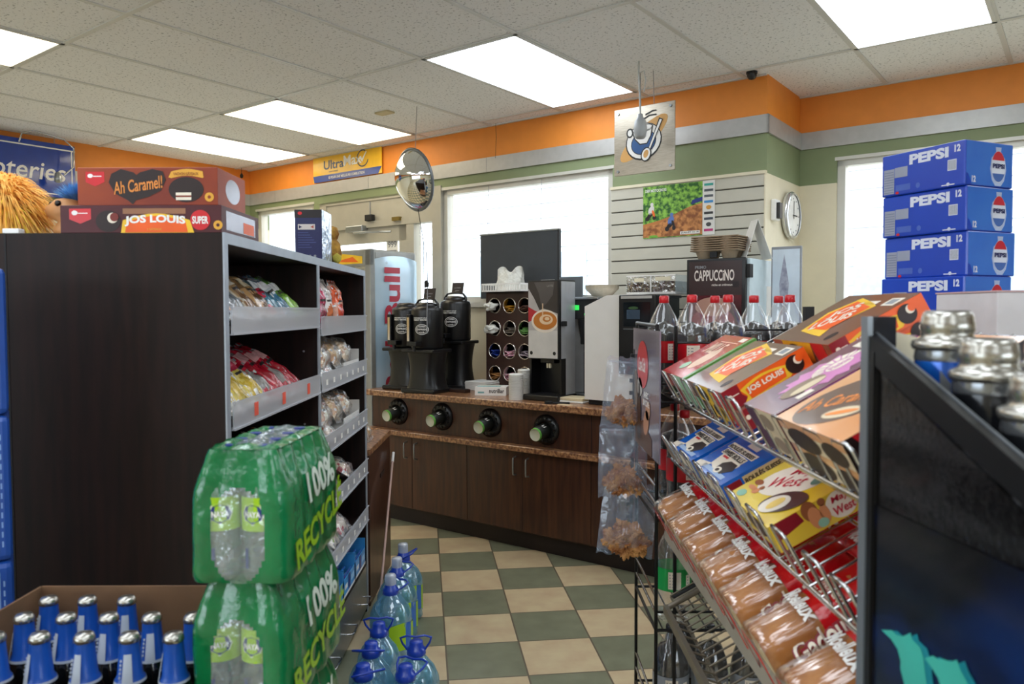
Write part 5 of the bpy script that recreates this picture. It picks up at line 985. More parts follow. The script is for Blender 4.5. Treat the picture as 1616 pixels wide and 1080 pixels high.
# ================================================================ WIRE DISPLAY RACK (slanted wire shelves facing the aisle)
TH = R(29.5); XF = .465; RY0, RY1 = .955, 2.23
rack = empty('wire_display_rack', (0, 0, 0), 'chrome wire display rack with slanted shelves of cake boxes and bread', 'display rack')
def up(s_, zb): return (XF + s_ * cos(TH), zb + s_ * sin(TH))
def tier(zb, y0=RY0, y1=RY1, depth=.42, loops=True, wm=CHROME, nw=None, frame_m=None, loopy=None):
    m = MB(); fm_ = frame_m or wm
    for s_ in ((0, .14, .28, depth) if loops else (0, depth / 2, depth)):
        x, z = up(s_, zb); m.tube([(x, y0, z - .006), (x, y1, z - .006)], .0045, fm_, 6)
    n = nw or int((y1 - y0) / .045)
    for k in range(n + 1):
        y = y0 + (y1 - y0) * k / n; a = up(-.004, zb); b_ = up(depth, zb); m.tube([(a[0], y, a[1]), (b_[0], y, b_[1])], .0026, wm, 6)
    o = m.build('wire_shelf', rack)
    if loops:
        m = MB(); m.tube([(XF - .001, y0, zb - .004), (XF - .001, y1, zb - .004)], .004, wm, 6)
        for k in range(10):
            y = 2.165 - .1355 * k; h = .030
            if k == 9: y, h = .985, .028
            m.tube([(XF, y + h, zb), (XF - .040, y + h, zb + .072), (XF - .044, y + h - .006, zb + .078), (XF - .044, y - h + .006, zb + .078), (XF - .040, y - h, zb + .072), (XF, y - h, zb)], .0032, wm, 8)
        m.build('front_loops', o)
Z1, Z2, Z3, Z4 = 1.172, .992, .775, .585
tier(Z1); tier(Z2)
TH3 = TH; tier(Z3, loops=False); 
AGED = P('aged_wire', '#7d7466', .4, .6)
tier(Z4, loops=False, depth=.40, wm=AGED, nw=34)
m = MB(); m.box(XF - .035, XF - .026, RY0, 2.16, Z3 + .0, Z3 + .045, P('front_rail_strip', '#b3aa9b', .4, .4)); m.box(XF - .03, XF, RY0, 2.16, Z3 - .004, Z3 + .0, P('front_rail_strip', '')); m.build('front_rail', rack)
m = MB()
a = (XF - .045, Z4 + .015); m.box(a[0] - .006, a[0] + .006, .95, 2.09, a[1] - .012, a[1] + .012, AGED); m.tube([(a[0], 2.09, a[1]), (up(.4, Z4)[0], 2.16, up(.4, Z4)[1])], .008, AGED, 8)
for k in range(24): y = 1.0 + k * .046; m.tube([(a[0], y, a[1]), (XF, y, Z4)], .0026, AGED, 6)
m.build('bottom_shelf_frame', rack)
for y in (RY0 - .0, RY1): m = MB(); m.box(.845, .87, y - .012, y + .012, 0, 1.43, BLACKM); m.build('rear_upright', rack)
for zb in (Z1, Z2, Z3, Z4):
    x, z = up(.42 if zb != Z4 else .40, zb)
    for ry in (RY0, RY1 - .015):
        m = MB(); m.box(x - .005, .85, ry, ry + .015, z - .014, z + .004, BLACKM); m.tube([(XF, ry + .006, zb - .006), (x, ry + .006, z - .006)], .006, BLACKM, 6); m.build('side_bracket', rack)
m = MB(); m.box(.44, .87, RY0 - .01, RY0 + .01, 0, .03, BLACKM); m.box(.44, .87, RY1 - .01, RY1 + .01, 0, .03, BLACKM); m.box(.845, .87, RY0, RY1, 0, .03, BLACKM); m.build('base', rack)

def tilted(name, zb, s0, y0, L, D, H, draw, label, lift=0, base=None, cat='box', group=None):
    x = XF + s0 * cos(TH) - lift * sin(TH); z = zb + s0 * sin(TH) + (lift + .0035) * cos(TH); m = MB()
    m.M = Matrix.Translation((L / 2, D / 2, 0)); m.box(-L / 2, L / 2, -D / 2, D / 2, 0, H, base, .0008, 1)
    draw(m, *faces(m, L, D, H)[:3]); m.M = Matrix()
    o = m.build(name, loc=(x, y0, z), rot=(0, -TH, 0)); return tag(o, label, cat, group)
TPB = P('box_top_reflect_brown', '#7b5547', .22, coat=.5); CRM = P('cream_print', '#f1e6d4', .4)  # brown-grey of the box tops has the ceiling reflection mixed into the colour
def d_jos(m, fr, tp, lf, L=.19, D=.30, H=.044):
    fr.rect(0, 0, L, H, HT, 1); fr.poly([(0, 0), (.05, 0), (.036, H * .5), (.036, H), (0, H)], P('ribbon_maroon', '#8c1626', .4), 2); fr.ell(.012, .026, .005, .005, CRM, 3); fr.rect(.018, .025, .032, .027, CRM, 3)
    fr.poly([(.034, .002), (.045, .012), (.036, .03)] + [(.036 + .105 * k / 6, .03 + .009 * sin(pi * k / 6)) for k in range(7)] + [(.15, .012), (.14, .004)], YEL, 3); fr.poly([(.05, .004), (.046, .026)] + [(.046 + .09 * k / 6, .026 + .008 * sin(pi * k / 6)) for k in range(7)] + [(.132, .008)], HT, 4)
    fr.text('JOS LOUIS', .09, .021, .015, CRM, 5, w=.082, off=.04); fr.ell(.158, .022, .019, .019, CHO, 5); fr.ell(.167, .028, .009, .009, CRM, 6); fr.ell(.171, .03, .008, .008, HT, 7)
    tp.rect(0, 0, L, D, TPB, 1)
    c = (.1, D * .55); tp.poly([(c[0] - .075, c[1] - .075), (c[0] - .03, c[1] - .05), (c[0] + .05, c[1] - .085), (c[0] + .06, c[1] - .06), (c[0] + .085, c[1] + .04), (c[0] + .02, c[1] + .085), (c[0] - .06, c[1] + .06), (c[0] - .07, c[1] - .02)], YEL, 2)
    tp.poly([(c[0] - .05, c[1] - .055), (c[0] + .045, c[1] - .07), (c[0] + .07, c[1] + .035), (c[0] + .015, c[1] + .07), (c[0] - .05, c[1] + .05)], HT, 3); tp.text('JOS', c[0] + .028, c[1] + .012, .04, CRM, 4, w=.08, ang=-55, off=.03); tp.text('LOUIS', c[0] - .012, c[1] - .005, .04, CRM, 4, w=.105, ang=-55, off=.03)
    tp.rect(.15, .02, .18, .07, CRM, 2); tp.rect(.155, .03, .175, .06, GREY, 3); tp.ell(.03, .05, .016, .012, CHO, 2)
    tp.rect(.155, .1, .17, .16, CRM, 2)
    lf.rect(0, 0, D, H, TPB, 1); lf.poly([(.05, 0), (.2, 0), (.22, H), (.06, H)], YEL, 2); lf.rect(.22, 0, .28, H, RED, 2); lf.ell(.12, .02, .04, .018, CHO, 3)
def d_red(m, fr, tp, lf, L=.20, D=.27, H=.044):
    RP = P('rose_red_print', '#cf3f3f', .22, coat=.5); GP = P('leaf_green_print', '#4f9b4a', .3, coat=.3); PK = P('rose_cream', '#eec9ae', .4)
    tp.rect(0, 0, L, D, RP, 1); tp.rect(0, 0, L, .02, GP, 2); tp.ell(.085, .10, .05, .04, PK, 2); tp.ell(.045, .16, .018, .026, P('mint_print', '#a5cdaa', .4), 3)
    tp.text('MILLE', .135, .15, .05, PK, 3, w=.12, ang=-90, off=.03); tp.text('LUNE', .165, .09, .03, PK, 3, w=.10, ang=-90, off=.03) if 0 else tp.rect(.165, .05, .168, .2, PK, 3); tp.rect(.175, .03, .192, .075, CRM, 3); fr.rect(0, 0, L, H, GP, 1)
    lf.rect(0, 0, D, H, P('mint_print', ''), 1); lf.poly([(.02, 0), (.12, 0), (.1, H), (.04, H)], P('rose_red_print', ''), 2)
def d_pur(m, fr, tp, lf, L=.26, D=.145, H=.044):
    MV = P('mauve_grey_print', '#7b5d6e', .22, coat=.5); PKP = P('orchid_print', '#d68ac0', .35, coat=.3); DP = P('deep_purple', '#471040', .4); MP = P('mid_purple', '#8a3f8c', .4)
    tp.rect(0, 0, L, D, MV, 1); c = (.125, .075)
    star = []
    for k in range(28): a = 2 * pi * k / 28; r = 1 if k % 2 == 0 else .78; star.append((c[0] + .088 * r * cos(a), c[1] + .062 * r * sin(a)))
    tp.poly(star, PKP, 2)
    for k in range(9): a = R(15 + k * 19); tp.poly([(c[0] + .03 + .028 * cos(a - .1), c[1] + .022 * sin(a - .1)), (c[0] + .03 + .05 * cos(a - .14), c[1] + .042 * sin(a - .14)), (c[0] + .03 + .05 * cos(a + .14), c[1] + .042 * sin(a + .14)), (c[0] + .03 + .028 * cos(a + .1), c[1] + .022 * sin(a + .1))], CRM, 3)
    tp.ell(c[0] + .03, c[1] - .002, .026, .019, CRM, 3); tp.text('Flakie', c[0] + .03, c[1] - .002, .018, PKP, 4, w=.04); tp.ell(c[0] - .045, c[1] - .012, .042, .028, P('taupe_print', '#8f7b66', .4), 3); tp.ell(c[0] - .04, c[1] - .024, .034, .014, P('pale_tan', '#dbc8a8', .4), 4)
    tp.rect(.21, .1, .235, .135, CRM, 2); tp.rect(.235, .02, .258, .055, CRM, 2); tp.rect(.24, .025, .253, .05, GREY, 3); tp.rect(.05, .012, .08, .03, CRM, 2)
    fr.rect(0, 0, L, H, DP, 1); fr.rect(.06, 0, .15, H, MP, 2); fr.rect(.22, 0, L, H, MP, 2); fr.text('FLAKIE', .11, .022, .016, PKP, 3, w=.06)
    lf.rect(0, 0, D, H, P('pale_tan', ''), 1); lf.rect(0, 0, .05, H, DP, 2); lf.ell(.09, .02, .03, .016, P('taupe_print', ''), 2)
def d_car(m, fr, tp, lf, L=.27, D=.235, H=.05):
    PC = P('peach_print', '#e39a62', .25, coat=.4, c2='#e6b184', scale=4); tp.rect(0, 0, L, D, PC, 1); GB = P('warm_grey_print', '#6e5a4f', .3, coat=.3)
    tp.ell(.085, .13, .10, .07, GB, 2, ang=-50); tp.text('Ah Caramel!', .078, .148, .036, P('bright_caramel', '#ee8f45', .4), 3, w=.15, ang=-55, off=.01, shear=.3); tp.ell(.05, .10, .035, .016, P('pale_tan', ''), 3, ang=-60); tp.ell(.05, .10, .03, .006, P('bright_caramel', ''), 4, ang=-60); tp.poly([(.2, .0), (.25, .0), (.24, .04), (.21, .04)], P('ribbon_maroon', ''), 2)
    fr.rect(0, 0, L, H, CHO, 1); fr.poly([(.015, H), (.07, H), (.06, .012), (.045, .004), (.03, .012)], RED, 2); fr.ell(.036, .032, .006, .006, CRM, 3); fr.rect(.043, .031, .06, .033, CRM, 3)
    lf.rect(0, 0, D, H, P('pale_tan', ''), 1); lf.rect(0, H * .6, D, H, PC, 2); lf.ell(.08, .015, .06, .02, CHO, 3); lf.ell(.19, .015, .04, .018, CHO, 3)
def d_swiss(m, fr, tp, lf, L=.19, D=.235, H=.052):
    BU = P('swiss_blue', '#1565c9', .22, coat=.5); 
    tp.rect(0, 0, L, D, BU, 1); tp.poly([(.0, .19), (.03, .16), (.02, .235), (0, .235)], CRM, 2); tp.rect(.01, .03, .022, .19, P('pale_blue_print', '#9fb9dd', .4), 2)
    tp.poly([(.02, .13), (.03, .17), (.06, .18), (.085, .18), (.085, .07), (.06, .045), (.035, .05)], CRM, 2); tp.poly([(.024, .12), (.045, .125), (.06, .10), (.06, .055), (.042, .04), (.018, .07)], CHO, 3); tp.ell(.024, .10, .010, .02, CRM, 4); tp.ell(.024, .10, .005, .010, CHO, 5)
    for (t_, y_, x_, w_) in (('ROULÉS SUISSES', .125, .096, .17), ('SWISS ROLLS', .125, .074, .14)):
        tp.poly([(x_ - .0095, y_ - w_ / 2 - .006), (x_ + .0095, y_ - w_ / 2 - .006), (x_ + .0105, y_ + w_ / 2 + .006), (x_ - .0085, y_ + w_ / 2 + .006)], CRM, 3); tp.text(t_, x_, y_, .015, DARKP, 5, w=w_, ang=-90, off=.035)
    tp.poly([(.112, .07), (.13, .07), (.128, .14), (.114, .14)], P('flag_pale', '#d9cfc8', .4), 3); tp.rect(.058, .13, .064, .165, RED, 6)
    fr.rect(0, 0, L, H, BU, 1); fr.rect(0, 0, L, .012, P('swiss_dark', '#123a80', .4), 2); fr.rect(.003, .004, .042, .045, P('ribbon_maroon', ''), 2); fr.rect(.047, .008, .142, .046, P('tan_outline', '#d9c08f', .4), 2); fr.text('ROULÉS SUISSES', .095, .036, .014, DARKP, 3, w=.09, off=.03); fr.text('SWISS ROLLS', .095, .018, .014, DARKP, 3, w=.075, off=.03); fr.poly([(.145, .006), (L, .004), (L, H), (.15, .048)], CHO, 2); fr.ell(.17, .035, .014, .014, CRM, 3); fr.ell(.17, .035, .010, .010, CHO, 4); fr.ell(.17, .035, .005, .005, CRM, 5)
    lf.rect(0, 0, D, H, BU, 1); lf.rect(.02, .01, .2, .04, CRM, 2)
def d_may(m, fr, tp, lf, L=.25, D=.24, H=.05):
    YW_ = P('may_yellow', '#e8c22c', .25, coat=.4, c2='#ecd25a', scale=4); OV = P('may_cream', '#e9dfcf', .4); RS = P('may_red', '#c2203a', .4)
    tp.rect(0, 0, L, D, YW_, 1); tp.ell(.107, .135, .085, .056, OV, 2, ang=-62); tp.text('May', .134, .138, .034, RS, 4, w=.066, ang=-62, shear=.3, off=.004); tp.text('West', .098, .135, .036, RS, 4, w=.09, ang=-62, shear=.3, off=.004)
    tp.ell(.142, .07, .026, .017, P('may_teal', '#5d8478', .4), 4)
    tp.ell(.056, .064, .055, .034, P('may_choc', '#4a3030', .35, coat=.3), 5, ang=-60); tp.ell(.043, .074, .034, .028, OV, 6, ang=-60); tp.ell(.045, .072, .02, .014, P('may_yolk', '#ecca6e', .5), 7)
    tp.ell(.045, .205, .006, .02, P('may_skin', '#d98f5f', .5), 3); tp.ell(.062, .21, .008, .018, P('may_brown', '#9a5a34', .5), 3); tp.ell(.022, .21, .010, .018, P('may_aqua', '#8fc1a9', .5), 3); tp.ell(.042, .18, .008, .012, P('may_skin', ''), 3); tp.ell(.055, .175, .006, .008, P('may_brown', ''), 4); tp.ell(.165, .02, .012, .008, OCR, 3)
    fr.rect(0, 0, L, H, YW_, 1); fr.poly([(.01, H), (.055, H), (.06, .03), (.03, .024), (.01, .02)], P('ribbon_maroon', ''), 2); fr.ell(.13, .026, .028, .024, OV, 2); fr.text('May', .132, .036, .014, RS, 4, w=.034, shear=.2); fr.text('West', .132, .018, .015, RS, 4, w=.04, shear=.2); fr.ell(.175, .03, .015, .015, P('may_green', '#2f6a4a', .4), 3); fr.ell(.22, .03, .02, .015, CHO, 3); fr.ell(.226, .026, .015, .011, OV, 4)
    fr.ell(.075, .04, .014, .018, P('may_brown', ''), 3); fr.ell(.08, .025, .012, .02, P('may_skin', ''), 4); fr.ell(.1, .045, .007, .007, P('may_brown', ''), 4); fr.ell(.098, .025, .008, .016, P('may_skin', ''), 4); fr.ell(.088, .012, .01, .008, P('may_aqua', ''), 5)
    lf.rect(0, 0, D, H, YW_, 1); lf.rect(.03, .012, .1, .05, OV, 2); lf.ell(.16, .03, .05, .02, CHO, 2)
tilted('snack_box', Z1, .008, 1.525, .19, .30, .044, lambda m, a, b_, c: d_jos(m, a, b_, c), 'orange sided chocolate cake box under its twin on the upper wire shelf', base=HT)
tilted('snack_box', Z1, .0, 1.55, .19, .305, .044, lambda m, a, b_, c: d_jos(m, a, b_, c, D=.305), 'orange sided chocolate cake box lying topmost at the front edge of the upper wire shelf', lift=.0455, base=HT)
tilted('snack_box', Z1, .008, 1.88, .20, .27, .044, lambda m, a, b_, c: d_red(m, a, b_, c), 'lower red and green cake box at the far end of the upper wire shelf', base=HT)
tilted('snack_box', Z1, .0, 1.88, .20, .27, .044, lambda m, a, b_, c: d_red(m, a, b_, c), 'red and green cake box on top at the far end of the upper wire shelf', lift=.0455, base=HT)
tilted('snack_box', Z1, .215, 1.47, .19, .31, .044, lambda m, a, b_, c: d_jos(m, a, b_, c, D=.31), 'lower orange cake box up the slope at the back of the wire shelf', base=HT)
tilted('snack_box', Z1, .205, 1.46, .20, .31, .044, lambda m, a, b_, c: d_jos(m, a, b_, c, L=.20, D=.31), 'orange sided chocolate cake box topmost at the back of the wire shelf, beside the post', lift=.0455, base=HT)
tilted('snack_box', Z1, .0, 1.235, .26, .145, .044, lambda m, a, b_, c: d_pur(m, a, b_, c), 'lower purple cake box between the orange and caramel boxes', base=HT)
tilted('snack_box', Z1, -.003, 1.225, .26, .16, .044, lambda m, a, b_, c: d_pur(m, a, b_, c, D=.16), 'mauve and pink cake box on the upper wire shelf, topmost in the middle', lift=.0455, base=HT)
tilted('snack_box', Z1, .0, .985, .27, .235, .044, lambda m, a, b_, c: d_car(m, a, b_, c, H=.044), 'lower caramel cake box at the near end of the upper wire shelf', base=CHO)
tilted('snack_box', Z1, -.003, .975, .27, .24, .044, lambda m, a, b_, c: d_car(m, a, b_, c, D=.24, H=.044), 'peach and brown caramel cake box nearest on the upper wire shelf', lift=.0455, base=CHO)
tilted('snack_box', Z2, .0, 1.84, .18, .225, .052, lambda m, a, b_, c: d_swiss(m, a, b_, c, L=.18, D=.225), 'farther blue chocolate roll box on the second wire shelf', lift=.02, base=P('swiss_blue', '#1565c9', .22, coat=.5))
tilted('snack_box', Z2, .0, 1.58, .18, .235, .052, lambda m, a, b_, c: d_swiss(m, a, b_, c, L=.18), 'nearer blue chocolate roll box beside the yellow box', lift=.02, base=P('swiss_blue', '#1565c9', .22, coat=.5))
tilted('snack_box', Z2, .0, 1.30, .25, .245, .05, lambda m, a, b_, c: d_may(m, a, b_, c, D=.245), 'yellow cake box with a cream filled cake picture on the second wire shelf', lift=.012, base=P('may_yellow', '#e8c22c', .25, coat=.4, c2='#ecd25a', scale=4))
# ---------------------------------------------------------------- bread loaves
CRUST = P('bread_crust', '#9a5a24', .6, c2='#c98a45', scale=14, lo=.3, hi=.7); CRUMB = P('bread_crumb', '#e6cfa0', .8); BAGR = P('bag_red', '#c8141c', .2, coat=.6, bump=.7, bscale=26); BAGD = P('bag_dark_red', '#8d0f16', .25, coat=.5, bump=.7, bscale=26)
BAGC = FILM('bread_bag_clear', gloss=.07, rough=.12, bump=1.0, scale=40, edge=.4, st=(.18, 1, 1))
def loaf(s0, y0, zb, label, seed, L=.285, red=.36, back=False):
    t = empty('bread_loaf', (XF - .012 + s0 * cos(TH), y0, zb + .005 + s0 * sin(TH)), label, 'bread', (0, -TH * .95, 0), 'bagged bread loaves on the third wire shelf')
    W_, H_ = .118, .112
    def sec(a, k=1.0):      # loaf cross-section: flat base, domed top with shoulders
        c_, s_ = cos(a), sin(a); q = (abs(c_) ** 3.2 + abs(s_) ** 3.2) ** (-1 / 3.2)
        return W_ / 2 * c_ * q * k, H_ / 2 * s_ * q * k + H_ / 2 + (.006 * k if s_ > .3 else 0)
    m = MB(); NU = 26
    xs = [.0, .004, .012, .03] + [.03 + (L * .80 - .05) * k / 16 for k in range(1, 17)] + [L * .80 - .008, L * .80]
    def fn(u, v):
        i = round(v * (len(xs) - 1)); x = xs[i]; e = min(x, L * .80 - x); k = 1 - .18 * max(0, 1 - e / .02) ** 2
        if e <= 0: k = .8
        y, z = sec(2 * pi * u, k); n = noise.noise(Vector((x * 22 + seed, y * 12, z * 12))) * .005; return (x, y + n, z + n + .0015 * sin(x * 420))
    m.grid(fn, NU, len(xs) - 1, CRUST); m.add([fn(i / NU, 0) for i in range(NU)], [tuple(range(NU))], CRUMB); m.add([fn(i / NU, 1) for i in range(NU)], [tuple(range(NU))], CRUMB)
    m.build('loaf', t)
    m = MB(); bx = [-.012, -.010, .0, .02] + [.02 + (L * .86 - .02) * k / 22 for k in range(1, 23)] + [L * .93, L * .97, L * 1.02, L * 1.08]
    def bfn(u, v):
        i = round(v * (len(bx) - 1)); x = bx[i]
        k = 1.05
        if x < 0: k = (.75, 0.93)[i != 0] if i < 2 else 1.03
        if x > L * .82: k = 1.05 - .80 * min(1, (x - L * .82) / (L * .14)) ** .8
        y, z = sec(2 * pi * u, k); lz = 0
        if x > L * .82: lz = (x - L * .82) * .35; z = (z - H_ / 2) * (1 if x < L else 1.5) + H_ / 2 + lz
        else: z = z
        n = noise.noise(Vector((x * 16 + seed * 3, u * 9, 1))) * .006 + .0016 * sin(u * 46 + seed + x * 10) * (1.0 if x > .0 else .4)
        return (x, y * (1 + n * 8), (z - H_ / 2) * (1 + n * 8) + H_ / 2)
    def mf(u, v):
        x = bx[min(len(bx) - 1, int(v * (len(bx) - 1)))]; a = u; lim = L * (red + (.13 if .55 < a < .98 else 0) + .03 * sin(u * 12))
        if x < -.0105: return BAGR
        if x > lim: return BAGR if a < .52 else BAGD
        if .70 < a < .80 and not back: return BAGD
        return BAGR if back else BAGC
    m.grid(bfn, 40, len(bx) - 1, BAGC, matfn=mf)
    # lettering on the bag: script across the top, brand along the near side
    def topt(s_, cx, cy, h, w, mat, ang=-90):
        vs, fs, tw, th = glyphs(s_, .03, .2 if h > .02 else 0); A = R(ang); out = []
        for x, y in vs:
            x *= w / tw; y *= h / th; X_ = cx + x * cos(A) - y * sin(A); Y_ = cy + x * sin(A) + y * cos(A)
            q = min(.999, abs(Y_) / (W_ / 2 * 1.07)); out.append((X_, Y_, H_ / 2 + (1 - q ** 3.2) ** (1 / 3.2) * H_ / 2 * 1.08 + .006 + .006))
        m.add(out, fs, mat)
    def sidet(s_, cx, cz, h, w, mat, off=.04, d=0):
        vs, fs, tw, th = glyphs(s_, off); m.add([(cx + x / tw * w, -W_ / 2 * 1.07 - .003 - d + max(0, (cz + y / th * h) / H_ - .72) * .09, cz + y / th * h + .12 * (x / tw * w)) for x, y in vs], fs, mat)
    topt('Moelleux', L * (red - .03), -.012, .03, .088, WHITE); topt('PAIN SANDWICH', L * (red + .15), -.008, .012, .085, CRM); topt('BLÉ', L * (red + .09), -.008, .012, .03, CRM)
    sidet('Gadoua', L * .33, H_ * .74, .034, .115, P('ribbon_maroon', ''), .09); sidet('Gadoua', L * .33, H_ * .74, .03, .11, CRM, .02, .0015)
    m.build('bread_bag', t); return t
ln = ('farthest', 'second farthest', 'third farthest', 'third nearest', 'second nearest', 'nearest')
for i, y in enumerate((2.10, 1.925, 1.755, 1.59, 1.435, 1.275)): loaf(.0, y, Z3, ln[i] + ' bagged sandwich loaf along the front of the bread shelf', i * 1.7 + .3)
loaf(0, 1.10, Z3, 'bagged loaf at the front of the bread shelf, behind the black display edge', 9.1)
for i, y in enumerate((1.85, 1.68, 1.51, 1.34, 1.17, 1.02)): loaf(.235, y, Z3 + .006, ('first', 'second', 'third', 'fourth', 'fifth', 'sixth')[i] + ' red wrapped loaf from the far end of the rear bread row', i * 2.3 + 5, L=.22, red=.1, back=True)

# ================================================================ BOTTLE RACK (black wire) with cola
t = empty('bottle_rack', (0, 0, 0), 'black wire bottle rack with a side poster, holding large cola bottles', 'rack'); BX0, BX1, BY0, BY1 = .425, .95, 2.255 - .0, 2.62
for (x, y) in ((BX0, BY0), (BX0 + .055, BY0), (BX0, BY1), (BX1, BY0), (BX1, BY1)): m = MB(); m.tube([(x, y, 0), (x, y, 1.375 if x < BX1 else 1.2)], .0055, WIREB, 8); m.build('upright', t)
ZS = (1.15, .80, .47, .14)
for z in ZS:
    m = MB()
    for x in (BX0, BX1): m.tube([(x, BY0, z), (x, BY1, z)], .005, WIREB, 6)
    for y in (BY0, BY1): m.tube([(BX0, y, z), (BX1, y, z)], .005, WIREB, 6)
    for k in range(12): x = BX0 + (BX1 - BX0) * (k + .5) / 12; m.tube([(x, BY0, z), (x, BY1, z)], .0028, WIREB, 6)
    m.tube([(BX0, BY0, z + .05), (BX0, BY1, z + .05)], .0045, CHROME, 6); m.tube([(BX0, BY0, z + .10), (BX0, BY1, z + .10)], .0045, CHROME, 6) if z < 1 else None
    m.tube([(BX0, BY0, z + .055), (BX1, BY0, z + .055)], .004, WIREB, 6); m.build('wire_shelf', t)
m = MB(); m.tube([(BX0, BY0, 1.375), (BX0, BY1, 1.378)], .006, WIREB, 8); m.tube([(BX0, BY1, 1.36), (BX1, BY1, 1.36)], .003, WIREB, 6); m.tube([(BX0 + .055, BY0, 1.25), (BX0 + .06, BY0, 1.325), (BX0 + .2, BY0, 1.325), (BX1 - .1, BY0, 1.325)], .003, WIREB, 6); m.tube([(BX0 + .11, BY0 + .1, 1.25), (BX0 + .12, BY0 + .1, 1.34), (BX0 + .14, BY0 + .1, 1.36), (BX1, BY0 + .1, 1.36)], .003, WIREB, 6); m.build('top_rail', t)
m = MB(); PZ0, PZ1 = .985, 1.362; W_ = BY1 - BY0
m.box(BX0 - .012, BX0 - .008, BY0 - .10, BY1, PZ0, PZ1, P('poster_dusk', '#5c5362', .2, c2='#8d8390', scale=3, coat=.6)); f = Face(m, (BX0 - .0125, BY1, PZ0), (0, -1, 0), (0, 0, 1))
f.ell(.19, .265, .1, .075, P('disc_red', '#d81f2c', .3, coat=.4), 2); f.text('Coca-Cola', .18, .265, .045, WHITE, 3, w=.125, shear=.3)
f.poly([(.0, .0), (.355, .0), (.355, .05), (.2, .09), (.0, .05)], P('poster_brown', '#5b3a2c', .4), 2); SK = P('poster_skin', '#b98468', .5)
f.ell(.26, .09, .05, .035, SK, 3, ang=30); f.ell(.29, .13, .04, .028, SK, 3, ang=20); f.ell(.14, .19, .05, .03, P('poster_pale', '#b9b3ad', .4), 2); f.ell(.06, .17, .04, .07, P('poster_taupe', '#7e6a5c', .4), 2); f.poly([(.1, .02), (.16, .02), (.165, .12), (.145, .17), (.145, .2), (.12, .2), (.12, .17), (.095, .12)], P('poster_bottle', '#2d1a17', .3), 4); f.text('AVEC', .26, .175, .02, WHITE, 4, w=.08); f.text('UN COKE', .26, .15, .02, WHITE, 4, w=.11)
m.build('side_poster', t)
PET = FILM('clear_pet', gloss=.05, rough=.05, bump=.1, scale=30, diff=.05, edge=.3); COLA = P('cola', '#0a0505', .08, coat=.5); CAPR = P('cap_red', '#c4141f', .35, coat=.2); LABR = P('label_red', '#c1121f', .3, coat=.3)
def bottle2l(x, y, z, label, liquid=COLA, lab=LABR, cap=CAPR, grp='large cola bottles on the black rack', rz=0, fill=.235, cat='cola bottle', nm='cola_bottle'):
    t = empty(nm, (x, y, z), label, cat, (0, 0, R(rz)), grp)
    pr = [(0, .008), (.03, 0), (.048, .004), (.054, .02), (.0545, .05), (.0525, .075), (.0545, .095), (.0545, .17), (.0545, .185), (.051, .208), (.038, .245), (.022, .275), (.0142, .288), (.0135, .30)]
    m = MB(); m.lathe(pr, PET, 28); m.build('bottle', t)
    if liquid: m = MB(); m.lathe([(0, .01)] + [(r * .97, z_ + .001) for r, z_ in pr[1:] if z_ < fill] + [(0, fill - .004)], liquid, 24); m.build('drink', t)
    m = MB(); m.lathe([(.0552, .10), (.0552, .168)], lab, 32)
    for a0, a1, z0, z1, mt in ((-118, -78, .108, .160, CRM), (-60, -42, .118, .15, CRM), (10, 60, .115, .155, WHITE)):
        vs = []; 
        for k in range(6): a = R(a0 + (a1 - a0) * k / 5); vs += [(.0556 * cos(a), .0556 * sin(a), z0), (.0556 * cos(a), .0556 * sin(a), z1)]
        m.add(vs, [(2 * k, 2 * k + 2, 2 * k + 3, 2 * k + 1) for k in range(5)], mt)
        if mt is CRM:
            for q in range(5): zq = z0 + .006 + q * .009; m.add([(.0559 * cos(R(a0 + 4)), .0559 * sin(R(a0 + 4)), zq), (.0561 * cos(R((a0 + a1) / 2)), .0561 * sin(R((a0 + a1) / 2)), zq), (.0561 * cos(R((a0 + a1) / 2)), .0561 * sin(R((a0 + a1) / 2)), zq + .003), (.0559 * cos(R(a0 + 4)), .0559 * sin(R(a0 + 4)), zq + .003)], [(0, 1, 2, 3)], GREY)
    m.build('label', t)
    m = MB(); m.lathe([(.0135, .288), (.0155, .29), (.0152, .308), (.013, .3115), (0, .312)], cap, 24, lump=lambda a, z_: 1 + .02 * cos(24 * a)); m.build('cap', t)
for x, y, l, rz in ((.487, 2.47, 'leftmost cola bottle on the top tier, beside the side poster', 30), (.545, 2.335, 'second cola bottle from the left, at the front with a white label panel', 0), (.658, 2.50, 'third cola bottle from the left, in the rear row', 50), (.66, 2.355, 'fourth cola bottle from the left, at the front', -8), (.775, 2.47, 'third cola bottle from the right, behind the red and green box', 20), (.885, 2.56, 'second cola bottle from the right, in the rear row', 70), (.865, 2.40, 'rightmost cola bottle on the top tier', 10)):
    bottle2l(x, y, 1.156, l, rz=rz)
bottle2l(.525, 2.335, .806, 'cola bottle on the second tier behind the blue boxes', rz=20); bottle2l(.645, 2.34, .806, 'cola bottle on the second tier, right of its neighbour', rz=50); bottle2l(.53, 2.50, .806, 'cola bottle in the rear of the second tier', rz=50)
bottle2l(.492, 2.33, .476, 'clear sparkling water bottle with a green label beside the loaves', liquid=None, lab=P('label_green', '#1f9a4a', .35), cap=P('cap_green', '#2f8f50', .4), grp='clear bottles on the third tier', cat='water bottle', nm='water_bottle')
DKC = P('cap_black', '#15161c', .35, coat=.3); LGY = P('label_grey', '#8f9399', .4)
for x, y, l in ((.485, 2.33, 'leftmost dark bottle low behind the empty wire shelf'), (.605, 2.33, 'second dark bottle low behind the empty wire shelf'), (.725, 2.33, 'third dark bottle low behind the empty wire shelf'), (.545, 2.47, 'dark bottle in the rear of the lowest tier')):
    bottle2l(x, y, .146, l, lab=LGY, cap=DKC, grp='dark bottles on the lowest tier', fill=.27, cat='bottle', nm='dark_bottle')
